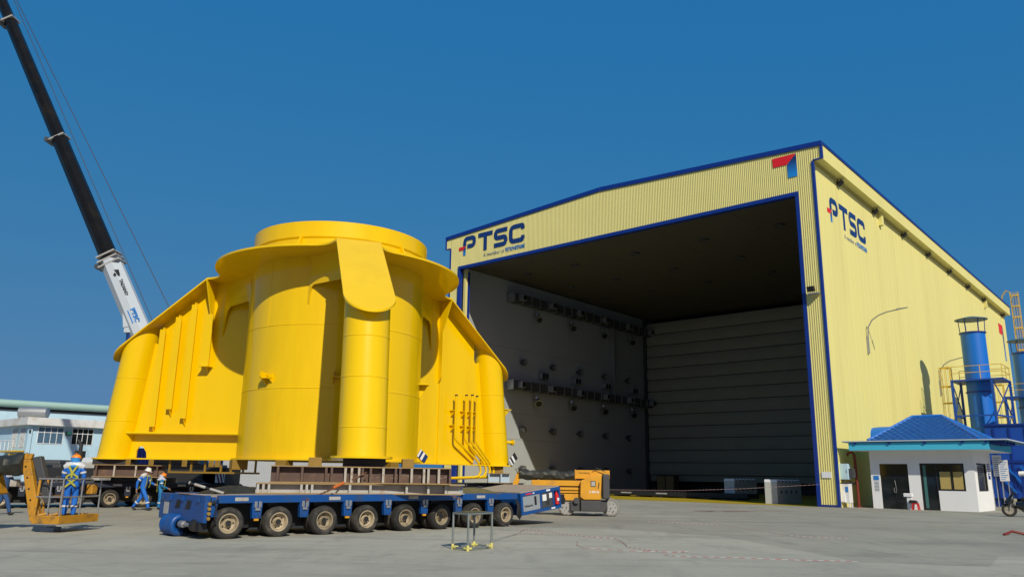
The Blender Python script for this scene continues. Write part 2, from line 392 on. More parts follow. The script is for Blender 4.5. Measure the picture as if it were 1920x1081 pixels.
for i in range(nb):
    z0 = zb0+(zt0-zb0)*i/nb; z1 = zb0+(zt0-zb0)*(i+1)/nb; nx = 46; rows = []
    for k in range(6):
        t = k/5; z = z0+(z1-z0)*t; row = []
        for j in range(nx+1):
            x = -W+.7+(W-1.6)*j/nx
            bulge = math.sin(PI*t)*(.16+.05*math.sin(j*.55+i*1.7)) + .035*math.sin(j*1.3+k*1.1+i)*(1-t)
            row.append(m._v((x, 36-bulge, z)))
        rows.append(row)
    for A, B in zip(rows, rows[1:]):
        for j in range(nx): m._f([A[j], A[j+1], B[j+1], B[j]])
m.build('curtain_door', CURT, hg)
m = MB()
for i in range(nb): m.box(-W+.7, -.9, 35.93, 36.06, zb0+(zt0-zb0)*i/nb-.04, zb0+(zt0-zb0)*i/nb+.04)
m.build('curtain_stiffener', DARK, hg)
m = MB(); m.box(-W+.7, -.9, 36.1, 36.16, 1.25, 1.97); m.build('curtain_skirt', CURT, hg)
for a_, b_ in ((-W+.32, -W+.7), (-.9, -.32)): MB().box(a_, b_, 35.6, 36.4, 0, 22).build('curtain_guide', DGREY, hg)
m = MB(); m.box(-W+.7, -.9, 37.6, 37.8, 0, 21.9); m.build('dark_backing', DARK, hg)  # black backing added for the darkness seen below the curtain

def wordmark(parent, M):
    """P T S C with the red and blue flag stroke on the P; local x right, y up, letter cap height 1.83"""
    sw = .43
    m = MB(); m.T = M
    def put(quads):
        for q in quads: m._f([m._v((p.x, p.y, 0)) for p in q])
    def flip(pts): return [(x, y) for x, y in pts]
    H = 1.83; h = sw/2
    put(stroke([(.19, .86), (.19, H-h), (1.50, H-h), (1.50, .58+h), (.56, .58+h)], sw, .48, 5))
    put(stroke([(2.03, H-h), (3.90, H-h)], sw)); put(stroke([(2.965, H-sw), (2.965, 0)], sw))
    put(stroke([(5.80, H-h), (4.31, H-h), (4.31, H/2), (5.61, H/2), (5.61, h), (4.12, h)], sw, .42, 5))
    put(stroke([(7.72, 1.22), (7.72, H-h), (6.24, H-h), (6.24, h), (7.72, h), (7.72, .62)], sw, .46, 5))
    m.build('wordmark', LBLUE, parent, smooth=False)
    m = MB(); m.T = M
    m._f([m._v((x, y, 0)) for x, y in ((-.6, .86), (.36, .86), (.02, .52), (-.6, .52))]); m.build('wordmark_flag', LRED, parent, smooth=False)
    m = MB(); m.T = M
    m._f([m._v((x, y, 0)) for x, y in ((.36, .83), (.36, -.05), (0.0, -.05), (0.0, .47))]); m.build('wordmark_stem', LFADE, parent, smooth=False)
    text_mesh('A member of', .50, 'wordmark_tagline', LGREYT, parent, M @ Matrix.Translation((2.75, -.62, 0)), fit=2.75)
    text_mesh('PETROVIETNAM', .52, 'wordmark_tagline', LGBLUE, parent, M @ Matrix.Translation((5.62, -.62, 0)), fit=2.32, bold=.012)
BX = Matrix(((1, 0, 0, 0), (0, 0, -1, 0), (0, 1, 0, 0), (0, 0, 0, 1)))   # xy plane -> xz plane facing -y
wordmark(hg, Matrix.Translation((-34.65, -.055, 22.78)) @ BX)
SX = Matrix(((0, 0, 1, 0), (1, 0, 0, 0), (0, 1, 0, 0), (0, 0, 0, 1)))    # facing +x, reading along +y
wordmark(hg, Matrix.Translation((.012, 2.75, 19.97)) @ SX @ Matrix.Diagonal((1, 1.05, 1, 1)))
m = MB(); m._f([m._v((x, -.056, z)) for x, z in ((-2.91, 24.60), (-2.88, 23.90), (-1.84, 23.90), (-1.14, 24.60))]); m.build('emblem_flag', LRED, hg, smooth=False)
m = MB(); m._f([m._v((x, -.056, z)) for x, z in ((-1.13, 24.58), (-1.83, 23.88), (-1.81, 22.86), (-1.12, 22.86))]); m.build('emblem_stem', LFADE, hg, smooth=False)
m = MB(); m._f([m._v((.014, y, z)) for y, z in ((64.4, 22.0), (64.4, 20.6), (66.4, 20.6), (67.2, 22.0))]); m.build('rear_emblem_flag', LRED, hg, smooth=False)
m = MB(); m._f([m._v((.014, y, z)) for y, z in ((67.25, 21.9), (66.5, 20.5), (66.5, 17.2), (67.25, 17.2))]); m.build('rear_emblem_stem', LFADE, hg, smooth=False)
m = MB(); m.box(-.98, -.36, -.075, -.06, 1.83, 2.22); m.build('notice_plate', WHITE, hg)
m = MB()
for y, z in ((14.9, 22.75), (56.6, 22.75)): m.box(.0, .32, y-.22, y+.22, z-.1, FB)
m.build('downpipe_box', CREAM2, hg, bevel=.02)

m = MB(); m._f([m._v(hw(*p)) for p in ((-W+.3, -.35, .006), (-.3, -.35, .006), (-.3, 37.5, .006), (-W+.3, 37.5, .006))])
tag(m.build('hangar_floor', mat('yellow_floor_paint', (.40, .30, .01), .55, 0, .12, .6, grime=(.28, .21, .02), gscale=.5), smooth=False), 'yellow painted floor inside the hangar', kind='structure')

ORD = ['first', 'second', 'third', 'fourth', 'fifth', 'sixth', 'seventh', 'eighth', 'ninth', 'tenth']
def proto_copies(make, spots, labels):
    t0 = None
    for (loc, rz), lb in zip(spots, labels):
        if t0 is None: t0 = make(); o = t0
        else: o = copy_tree(t0)
        o.location = loc; o.rotation_euler = (0, 0, rz); o['label'] = lb
# floodlights under the eave
def mk():
    t = thing('eave_floodlight', 'x', 'floodlight', group='floodlights under the hangar eave')
    m = MB(); m.box(.0, .1, -.06, .06, .1, .6); m.box(.1, .45, -.04, .04, .5, .56); m.build('bracket', DARK, t)
    m = MB(); m.hexa([(.12, -.2, -.12), (.5, -.2, .14), (.5, .2, .14), (.12, .2, -.12), (.1, -.2, .1), (.42, -.2, .36), (.42, .2, .36), (.1, .2, .1)]); m.build('lamp_head', DARK, t, bevel=.02)
    return t
ys = [4.8, 13.2, 21.5, 29.8, 38.3, 46.9, 55.4, 67.3]
proto_copies(mk, [(hw(.0, y, FB-.45), HR) for y in ys], ['black floodlight under the side eave, %s one back from the front corner' % ORD[i] for i in range(8)])
# floodlight on the right post
t = thing('post_floodlight', 'small floodlight on a bracket on the right front post of the hangar', 'floodlight', hw(-.62, 0, 14.2), HR)
m = MB(); m.box(-.25, .45, -.5, -.06, -.18, -.1); m.build('bracket', GALV, t)
m = MB(); m.hexa([(-.28, -.5, -.02), (.2, -.5, -.02), (.2, -.2, .05), (-.28, -.2, .05), (-.28, -.62, .34), (.2, -.62, .34), (.2, -.32, .42), (-.28, -.32, .42)]); m.build('lamp_head', DARK, t, bevel=.02)
# street lamp arm on the side wall
t = thing('wall_street_lamp', 'curved grey street lamp arm fixed to the cream side wall', 'street lamp', hw(0, 8.6, 0), HR)
m = MB(); m.tube([(.12, 0, 11.0), (.12, 0, 12.2), (.2, 0, 13.0), (.5, 0, 13.5), (1.0, 0, 13.82), (1.6, 0, 14.0), (2.4, 0, 14.1)], .05, 8); m.build('arm', GALV, t)
m = MB(); m.box(0, .14, -.12, .12, 11.0, 12.3); m.build('wall_bracket', GALV, t)
m = MB(); m.hexa([(2.3, -.13, 14.06), (3.1, -.09, 14.14), (3.1, .09, 14.14), (2.3, .13, 14.06), (2.3, -.1, 14.17), (3.1, -.05, 14.2), (3.1, .05, 14.2), (2.3, .1, 14.17)]); m.build('lamp_head', GALV, t, bevel=.02)
# interior equipment: ducts on the left wall
LWX = -W+.31
for z, nm in ((20.1, 'upper'), (10.85, 'lower')):
    t = thing('ventilation_duct', '%s square silver ventilation duct along the inner left wall of the hangar' % nm, 'duct', hw(LWX, 0, 0), HR, 'ducts on the hangar inner wall')
    m = MB()
    for k in range(20): m.box(.25, 1.15, 8.2+k*1.45, 9.62+k*1.45, z-.45, z+.45)
    m.build('duct_run', DGREY, t, bevel=.02, seg=1)
    m = MB()
    for k in range(21): m.box(.2, 1.2, 8.15+k*1.45, 8.23+k*1.45, z-.5, z+.5)
    m.build('flange', GALV, t)
    for k in range(6):
        m = MB(); m.hexa([(1.15, 8.9+k*5.2, z-.3), (1.75, 8.9+k*5.2, z-.3), (1.75, 9.6+k*5.2, z-.3), (1.15, 9.6+k*5.2, z-.3), (1.15, 8.9+k*5.2, z+.35), (1.75, 8.9+k*5.2, z+.35), (1.75, 9.6+k*5.2, z+.35), (1.15, 9.6+k*5.2, z+.35)])
        o = m.build('outlet', GALV, t, bevel=.02)
        m = MB(); m.box(1.752, 1.76, 8.97+k*5.2, 9.53+k*5.2, z-.2, z+.27); m.build('grille', DARK, o)
def mkn():
    t = thing('duct_nozzle', 'x', 'air nozzle', group='cone nozzles under the ducts')
    m = MB(); m.cyl((.5, 0, .6), (.5, 0, .1), .22, .26, 14); m.cyl((.5, 0, .12), (1.0, -.25, -.25), .28, .42, 16); m.build('cone', GALV, t)
    m = MB(); m.cyl((1.0, -.25, -.25), (1.02, -.26, -.262), .36, .36, 14); m.build('mouth', DARK, t)
    return t
spots, labs = [], []
for z, nm in ((18.5, 'upper'), (9.4, 'lower')):
    for k in range(5): spots.append((hw(LWX+.2, 12.6+k*6.3, z), HR)); labs.append('cone air nozzle under the %s duct, %s from the hangar front' % (nm, ORD[k]))
proto_copies(mkn, spots, labs)
def mkf():
    t = thing('wall_fan', 'x', 'fan', group='small round fans on the hangar inner wall')
    m = MB(); m.cyl((0, 0, 0), (.3, 0, 0), .12, .12, 10); m.cyl((.3, 0, 0), (.75, 0, -.06), .3, .34, 14); m.build('casing', DGREY, t)
    m = MB(); m.cyl((.75, 0, -.06), (.77, 0, -.063), .29, .29, 14); m.build('guard', GALV, t)
    return t
spots, labs = [], []
for z, nm in ((13.45, 'upper row'), (6.4, 'middle row'), (2.4, 'bottom row')):
    for k in range(5): spots.append((hw(LWX, 10.6+k*5.1, z), HR)); labs.append('small dark fan on the inner left wall, %s, %s from the front' % (nm, ORD[k]))
proto_copies(mkf, spots, labs)
def mkb():
    t = thing('fan_heater', 'x', 'heater', group='boxed heaters above the lower duct')
    m = MB(); m.box(0, .7, -.6, .6, -.35, .35); m.build('housing', GALV, t, bevel=.03)
    m = MB(); m.box(.702, .72, -.5, -.05, -.27, .27); m.box(.702, .72, .05, .5, -.27, .27); m.build('grille', DARK, t)
    return t
proto_copies(mkb, [(hw(LWX, 14.1+k*6.1, 12.3), HR) for k in range(4)], ['silver boxed heater above the lower duct, %s from the front' % ORD[k] for k in range(4)])
t = thing('duct_riser', 'vertical silver duct riser on the inner left wall', 'duct', hw(LWX, 27.8, 0), HR)
m = MB(); m.box(0, .8, -.35, .35, 11.3, 19.6); m.build('riser', GALV, t, bevel=.02)
# ceiling lamps
def mkc():
    t = thing('ceiling_lamp', 'x', 'ceiling lamp', group='round lamps in the hangar ceiling')
    m = MB(); m.lathe([(.42, 0), (.42, -.14), (.30, -.16), (.28, -.06)], n=20); m.build('ring', DGREY, t)
    m = MB(); m.lathe([(.27, -.05), (.27, -.1)], n=16); m.build('lens', mat('dull_lens', (.09, .085, .07), .6), t)
    return t
spots, labs = [], []
for j, y in enumerate((7.5, 14.7, 21.9)):
    for i, x in enumerate((5.7, 12.5, 19.6, 26.5, 32.5)): spots.append((hw(-x, y, HO+.5), HR)); labs.append('round lamp in the hangar ceiling, %s row from the front, %s from the right' % (ORD[j], ORD[i]))
proto_copies(mkc, spots, labs)
# concrete blocks inside the door
def mkblk():
    t = thing('concrete_block', 'x', 'concrete block', group='tall concrete blocks inside the hangar door')
    m = MB(); m.box(-.46, .46, 0, 4.4, 0, 1.5)
    m.build('block', CONC, t, bevel=.02)
    m = MB()
    for k in range(7): m.hexa([(-.46, .0+k*.64, 1.5), (.46, .0+k*.64, 1.5), (.46, .3+k*.64, 1.5), (-.46, .3+k*.64, 1.5), (-.46, .06+k*.64, 1.68), (.46, .06+k*.64, 1.68), (.46, .36+k*.64, 1.68), (-.46, .36+k*.64, 1.68)])
    m.build('white_cap', WHITE, t)
    m = MB(); m.box(-.44, .44, .05, 4.35, 1.49, 1.6); m.build('red_cap', REDB, t)
    m = MB()
    for k in range(4): m.box(.455, .47, .6+k*.9, .82+k*.9, .72, .92)
    m.build('socket', DARK, t)
    return t
proto_copies(mkblk, [(hw(-5.5, 2.3), HR), (hw(-12.2, 9.6), HR), (hw(-1.95, 2.9), HR)],
             ['pale concrete block with striped top, in the middle of the hangar doorway', 'shaded concrete block standing farthest back on the yellow floor', 'concrete block with striped top, half hidden behind the right hangar post'])
t = thing('floor_darkener', 'long low black box added to darken the yellow hangar floor', 'filler box', hw(-19, 8.2), HR)  # added low black box that covers sunlit floor to keep it dark
m = MB(); m.box(-8.5, 9, 0, 2.2, .12, .5); m.build('darkener_body', DARK, t, bevel=.03)
m = MB()
for k in range(8): m.box(-8.3+k*2.3, -8.0+k*2.3, -.02, 2.22, 0, .12)
m.build('foot', DARK, t)
m = MB()
for x in (-3, .6): m.box(x, x+1.1, -.012, -.002, .3, .4)
m.build('name_strip', LGREY, t)
t = thing('tool_cabinet', 'rusty brown crate in the far left corner of the hangar', 'crate', hw(-32.2, 34.2), HR)
m = MB(); m.box(-1.2, 1.2, -.6, .6, 0, 2.0); m.build('body', RUST, t, bevel=.02)
m = MB(); m.box(-1.1, -.1, -.63, -.6, .2, 1.8); m.box(.1, 1.1, -.63, -.6, .2, 1.8); m.build('panel', RUSTE, t)

# striped tape
def tape(name, label, pts, wd=.07, seg=.10, flat=True, group=None):
    m = MB(); P = [Vector(p) for p in pts]; D = []
    for a, b in zip(P, P[1:]):
        n = max(1, int((b-a).length/seg))
        for k in range(n): D.append(a.lerp(b, k/n))
    D.append(P[-1]); prev = None
    wd *= .38
    for i, p in enumerate(D):
        d = (D[min(i+1, len(D)-1)]-D[max(i-1, 0)]).normalized()
        tw = .75+.25*math.sin(i*.21)
        side = (d.cross(Vector((0, 0, 1))).normalized()*-wd*1.1*tw+Vector((0, 0, wd*.45))) if flat else Vector((0, 0, wd))
        if flat: q = p+Vector((.012*math.sin(i*.5), .012*math.cos(i*.4), .012))
        else: q = p
        cur = (m._v(q), m._v(q+side))
        if prev: m.mi = i % 2; m._f([prev[0], cur[0], cur[1], prev[1]])
        prev = cur
    o = m.build(name, [TRED, TWHT], smooth=False); tag(o, label, 'barrier tape', group)
    return o
tape('barrier_tape', 'red and white tape strung across the open hangar front', [hw(-W+1, -.4, .75), hw(-26, -.4, .62), hw(-17.8, -.4, .7), hw(-11, -.4, .78), hw(-6.2, -.4, 1.03), hw(-1.1, -.4, 1.4)], .05, .14, False)
tape('barrier_tape', 'long red and white tape trailing over the concrete from the tube frame', [(-.5, 19.95, .82), (-.15, 21.4, .45), (.25, 24.0, .12), (.56, 26.6, .01), (1.0, 26.0, 0), (1.86, 24.4, 0), (2.5, 23.6, 0), (3.0, 23.4, 0), (3.08, 22.2, 0), (2.98, 20.7, 0), (3.35, 19.8, 0), (3.62, 19.42, 0), (4.0, 19.4, 0), (4.3, 19.66, 0)], .07, .1)
tape('barrier_tape', 'short loop of tape hanging off the tube frame toward the trailer', [(-.85, 20.2, .83), (-.75, 20.8, .6), (-.3, 22.2, .2), (.1, 24.0, .02), (.7, 25.2, 0), (1.05, 24.9, 0)], .06, .1)
tape('barrier_tape', 'faint tape lying nearest the camera, right of the tube frame', [(3.5, 18.9, 0), (3.73, 18.45, 0), (4.72, 18.37, 0), (5.5, 18.2, 0), (6.27, 18.03, 0), (7.6, 17.9, 0)], .05, .12)
tape('barrier_tape', 'thin tape lying in front of the hangar door, farthest right', [(5.55, 32.47, 0), (7.0, 31.4, 0), (8.07, 30.4, 0), (8.5, 28, 0), (8.78, 25.58, 0), (10.2, 24.6, 0)], .05, .1)
tape('barrier_tape', 'small crooked piece of tape left of the long one on the concrete', [(1.86, 22.3, 0), (1.75, 21.0, 0), (1.85, 20.1, 0), (2.4, 19.9, 0), (2.88, 19.57, 0), (3.5, 19.5, 0)], .045, .14)
m = MB()
for k in range(46):
    x = random.uniform(9.6, 14.6); y = 43.5+(x-10.8)*.34+random.uniform(-1.0, .8); a = random.uniform(.2, 1.3)
    p = Vector((x, y, .005)); d = Vector((math.cos(.3), math.sin(.3), 0))*a; n = Vector((-.3, .95, 0))*random.uniform(.05, .12)
    m._f([m._v(p), m._v(p+d), m._v(p+d+n), m._v(p+n)])
tag(m.build('paint_marks', mat('faded_red_paint', (.36, .17, .14), .8), smooth=False), 'faded red paint marks on the ground before the hangar', kind='structure')

# ------------------------------------------------------------------ guard house beside the hangar
GX, GY = 1.7, 1.2
t = thing('guard_house', 'small white guard house with blue tiled hip roof and cyan canopy', 'guard house', hw(GX, GY), HR)
GW, GD, GH = 5.93, 4.95, 3.56
m = MB()
def wall(x0, x1, y0, y1, z0, z1): m.box(x0, x1, y0, y1, z0, z1)
T = .18
for x0, x1, z0, z1 in ((0, .56, 0, GH), (.56, 2.24, 2.76, GH), (2.24, 2.93, 0, GH), (2.93, 5.38, 2.8, GH), (3.88, 5.38, 0, 1.17), (5.38, GW, 0, GH)): wall(x0, x1, 0, T, z0, z1)
wall(0, T, T, GD, 0, GH); wall(T, GW-T, GD-T, GD, 0, GH)
for y0, y1, z0, z1 in ((T, .72, 0, GH), (.72, 3.5, 0, 1.17), (.72, 3.5, 2.84, GH), (3.5, GD, 0, GH)): wall(GW-T, GW, y0, y1, z0, z1)
m.build('wall', OFFW, t, smooth=False)
m = MB(); m.box(T, GW-T, T, GD-T, .005, .04); m.build('interior_floor', DGREY, t)
o = MB().box(.56, 2.24, .07, .10, .0, 2.76).build('door', GLASS, t)
MB().box(1.385, 1.415, .05, .068, 0, 2.76).build('door_stile', DARK, o)
m = MB(); m.cyl((1.33, .03, 1.0), (1.33, .03, 1.3), .018, n=8); m.build('handle', GALV, o)
m = MB(); m.tube([(1.38, .02, 1.05), (1.42, .0, .98), (1.47, .02, 1.05), (1.44, .02, 1.5), (1.40, .03, 1.75)], .014, 6); m.build('lock_chain', GALV, o)
m = MB(); m.box(.58, 2.22, .058, .068, 1.15, 1.2); m.build('push_rail', DARK, o)
o = MB().box(2.93, 3.86, .07, .10, 0, 2.8).build('glass_door', GLASS, t)
m = MB(); m.box(2.93, 3.0, .03, .068, 0, 2.8); m.box(3.80, 3.87, .03, .068, 0, 2.8); m.box(3.0, 3.8, .03, .068, 0, .1); m.box(3.0, 3.8, .03, .068, 2.7, 2.8); m.build('door_frame', DARK, o)
m = MB(); m.box(3.08, 3.25, .062, .069, .12, 2.68); m.build('reflection_strip', mat('painted_reflection_green', (.06, .17, .16), .1), o)  # greenish strip painted on as a reflection in the glass
o = MB().box(3.88, 5.38, .08, .11, 1.18, 2.8).build('front_window', GLASS, t)
m = MB(); m.box(3.88, 5.38, .04, .079, 1.18, 1.25); m.box(3.88, 5.38, .04, .079, 2.73, 2.8); m.box(5.31, 5.38, .04, .079, 1.25, 2.73); m.box(4.63, 4.69, .04, .079, 1.25, 2.73); m.build('frame', DARK, o)
m = MB(); m.box(4.0, 4.6, .072, .079, 1.27, 2.3); m.box(4.74, 5.27, .072, .079, 1.27, 2.3); m.build('blind', BLIND, o)
o = MB().box(GW-.12, GW-.09, .72, 3.5, 1.18, 2.84).build('side_window', GLASS, t)
m = MB(); m.box(GW-.089, GW-.03, .72, 3.5, 1.18, 1.26); m.box(GW-.089, GW-.03, .72, 3.5, 2.76, 2.84); m.box(GW-.089, GW-.03, .72, .8, 1.26, 2.76); m.box(GW-.089, GW-.03, 3.42, 3.5, 1.26, 2.76); m.build('frame', DARK, o)
m = MB()
for k in range(6): m.box(GW-.088, GW-.08, 1.0+k*.36, 1.12+k*.36, 1.27, 2.6)
m.build('curtain', DGREY, o)
o = MB().box(GW+.002, GW+.02, 3.75, 4.35, 1.9, 2.85).build('side_notice', NAVY, t)
m = MB()
for k in range(5): m.box(GW+.021, GW+.024, 3.82, 4.28, 2.72-k*.15, 2.78-k*.15)
m.build('notice_line', WHITE, o)
o = MB().box(.16, .48, -.02, -.002, 1.75, 2.02).build('front_notice', LGBLUE, t)
m = MB()
for k in range(7): m.box(.18, .46, -.014, -.002, 1.62-k*.09, 1.66-k*.09)
m.build('notice_line', LGREYT, o)
CX0, CX1, CY0, CY1 = -.9, 7.03, -1.05, 5.9
m = MB()
m.box(CX0, CX1, CY0, CY0+.08, GH+.02, 4.06); m.box(CX0, CX1, CY1-.08, CY1, GH+.02, 4.06); m.box(CX0, CX0+.08, CY0+.081, CY1-.081, GH+.02, 4.06); m.box(CX1-.08, CX1, CY0+.081, CY1-.081, GH+.02, 4.06)
m.build('canopy_fascia', CYAN, t)
m = MB(); m.box(CX0+.02, CX1-.02, CY0+.02, CY1-.02, GH, GH+.018); m.build('canopy_soffit', OFFW, t)
GX0, GX1, GY0, GY1 = CX0-.35, CX1+.95, CY0-.1, CY1+.5
m = MB(); m.box(GX0, GX1, GY0, GY1, 4.08, 4.14); m.build('eave_board', mat('teal_board', (.03, .20, .27), .5), t, bevel=.01)
m = MB(); m.box(GX0-.04, GX1+.04, GY0-.05, GY0-.002, 4.11, 4.17); m.box(GX1+.002, GX1+.05, GY0, GY1, 4.11, 4.17); m.build('gutter', TRIMW, t)
for x in (-.55, 1.5, 3.55, 5.6, 6.85):
    MB().box(x, x+.14, CY0-.09, CY0-.002, 3.94, 4.075).build('canopy_bracket', NAVY, t)
for k in range(4): MB().box(CX1+.002, CX1+.8, CY0+.3+k*1.0, CY0+.44+k*1.0, 3.88, 4.075).build('canopy_bracket', NAVY, t)
# hip roof with tile courses
m = MB(); bx0, bx1, by0, by1 = .2, 6.5, -.62, 5.4; rx0, rx1, ry, rz = 2.2, 3.95, 2.4, 5.78
zb = 4.16; nc = 11
def roofpt(side, a, b):
    """a along the eave 0..1, b up the slope 0..1"""
    if side == 0: e0, e1, r0, r1 = (bx0, by0), (bx1, by0), (rx0, ry), (rx1, ry)
    if side == 1: e0, e1, r0, r1 = (bx1, by0), (bx1, by1), (rx1, ry), (rx1, ry)
    if side == 2: e0, e1, r0, r1 = (bx1, by1), (bx0, by1), (rx1, ry), (rx0, ry)
    if side == 3: e0, e1, r0, r1 = (bx0, by1), (bx0, by0), (rx0, ry), (rx0, ry)
    p0 = Vector(e0).lerp(Vector(r0), b); p1 = Vector(e1).lerp(Vector(r1), b); p = p0.lerp(p1, a)
    return Vector((p.x, p.y, zb+(rz-zb)*b))
for s in range(4):
    for c in range(nc):
        b0, b1 = c/nc, (c+1)/nc; n = max(6, int(56*(1-b0*.7))); r0, r1 = [], []
        for k in range(n+1):
            a = k/n; up = Vector((0, 0, .07*abs(math.sin(a*PI*n/4))))
            r0.append(m._v(roofpt(s, a, b0)+up+Vector((0, 0, .09)))); r1.append(m._v(roofpt(s, a, b1)+up*.6))
        lw = [m._v(roofpt(s, k/n, b0)-Vector((0, 0, .03))) for k in range(n+1)]
        for k in range(n): m._f([r0[k], r0[k+1], r1[k+1], r1[k]]); m._f([lw[k], lw[k+1], r0[k+1], r0[k]])
m.build('roof', TILE, t)
m = MB()
for a, b in (((bx0, by0, zb), (rx0, ry, rz)), ((bx1, by0, zb), (rx1, ry, rz)), ((bx1, by1, zb), (rx1, ry, rz)), ((bx0, by1, zb), (rx0, ry, rz)), ((rx0, ry, rz), (rx1, ry, rz))): m.tube([Vector(a)+Vector((0, 0, .05)), Vector(b)+Vector((0, 0, .05))], .11, 8)
m.build('ridge_cap', STKB, t)
# things around the guard house
t = thing('electric_cabinet', 'pale grey electric cabinet hung on the hangar corner wall', 'cabinet', hw(.18, .8, 1.75), HR)
o = MB().box(-.28, .34, -.3, .3, 0, 1.0).build('body', BLUEW, t, bevel=.02)
MB().box(.36, .62, -.2, .3, .1, .7).build('meter_box', DGREY, t, bevel=.02)
MB().box(.22, .25, -.315, -.302, .4, .6).build('handle', DARK, o)
t = thing('white_cabinet', 'white cabinet on legs below the grey electric cabinet', 'cabinet', hw(.16, .75, 0), HR)
o = MB().box(-.32, .36, -.32, .3, .28, 1.5).build('body', WHITE, t, bevel=.02)
m = MB(); m.box(-.3, -.22, -.3, -.22, 0, .3); m.box(.26, .34, -.3, -.22, 0, .3); m.box(-.3, -.22, .2, .28, 0, .3); m.box(.26, .34, .2, .28, 0, .3); m.build('leg', WHITE, t)
MB().box(.12, .3, -.33, -.322, .95, 1.3).build('window', LGBLUE, o)
m = MB(); m.hexa([(-.28, -.42, .35), (.1, -.42, .35), (.1, -.322, .35), (-.28, -.322, .35), (-.26, -.36, 1.0), (.06, -.36, 1.0), (.06, -.322, 1.0), (-.26, -.322, 1.0)]); m.build('flap', OFFW, t)
MB().box(-.36, .4, -.35, .33, 1.502, 1.56).build('top', DGREY, t, bevel=.01)
t = thing('red_standpipe', 'tall dark red pipe standing against the cream wall', 'pipe', hw(.55, 1.5), HR)
m = MB(); m.tube([(-.35, .1, 3.3), (-.25, .05, 3.5), (.0, 0, 3.5), (.12, 0, 3.35), (.15, 0, 2.5), (.16, 0, 0)], .085, 10); m.build('pipe', REDB, t)
m = MB(); m.cyl((.16, 0, 1.5), (-.35, 0, 1.5), .05, n=8); m.cyl((-.2, 0, 1.35), (-.2, 0, 1.65), .12, n=10); m.build('valve', DARK, t)
m = MB(); m.cyl((.16, 0, 0), (.16, 0, .08), .18, n=12); m.build('flange', REDB, t)
t = thing('blue_duct_end', 'round-topped blue duct end behind the guard house', 'duct', hw(.5, 8.2, 4.0), HR)
m = MB(); m.tube([(-.5, 0, .75), (0, 0, .8), (1.6, 0, .8)], .72, 24); m.build('duct', STKB, t)
m = MB(); m.lathe([(.74, -.04), (.80, -.04), (.80, .04), (.74, .04)], (1.0, 0, .8), 24, 'x'); m.build('flange', NAVY, t)
m = MB(); m.box(.0, .2, -.3, .3, -4, .2); m.box(1.2, 1.4, -.3, .3, -4, .2); m.build('support', NAVY, t)
t = thing('red_stool', 'red plastic stool beside the guard house door', 'stool', hw(4.35, .62), HR)
m = MB(); m.box(-.17, .17, -.17, .17, .34, .4); m.build('seat', RED, t, bevel=.02)
for a, b in ((-1, -1), (1, -1), (-1, 1), (1, 1)):
    m = MB(); m.bar((a*.13, b*.13, .35), (a*.18, b*.18, 0), .06); m.build('leg', RED, t)
t = thing('black_bag', 'black bag lying on the red stool', 'bag', hw(4.28, .62, .4), HR)
m = MB(); m.hexa([(-.3, -.16, 0), (.22, -.16, 0), (.22, .16, 0), (-.3, .16, 0), (-.24, -.1, .2), (.16, -.12, .16), (.16, .1, .16), (-.24, .1, .2)]); m.build('body', BOOT, t, bevel=.05)
t = thing('white_bin', 'small white pedestal box by the glass door', 'box', hw(4.0, .75), HR)
m = MB(); m.box(-.14, .14, -.1, .1, 0, .75); m.build('post', OFFW, t, bevel=.02)
m = MB(); m.box(-.3, .2, -.16, .16, .76, .98); m.build('top', OFFW, t, bevel=.03)
# notice boards
def mkbd():
    t = thing('notice_board', 'x', 'notice board', group='white notice boards on posts')
    for x in (-.17, .17): MB().box(x-.025, x+.025, -.03, .03, 0, 2.4).build('post', GALV, t)
    o = MB().box(-.26, .26, -.05, -.032, 2.0, 3.3).build('panel', WHITE, t)
    m = MB()
    for k in range(9): m.box(-.2, .2-.08*(k % 3), -.054, -.051, 3.12-k*.13, 3.16-k*.13)
    m.build('text_line', LGBLUE, o)
    return t
proto_copies(mkbd, [(hw(8.05, 5.9, .1), HR), (hw(8.42, 5.6, -.2), HR)], ['white notice board on posts next to the guard house wall', 'lower notice board with blue lines, right of the other board'])

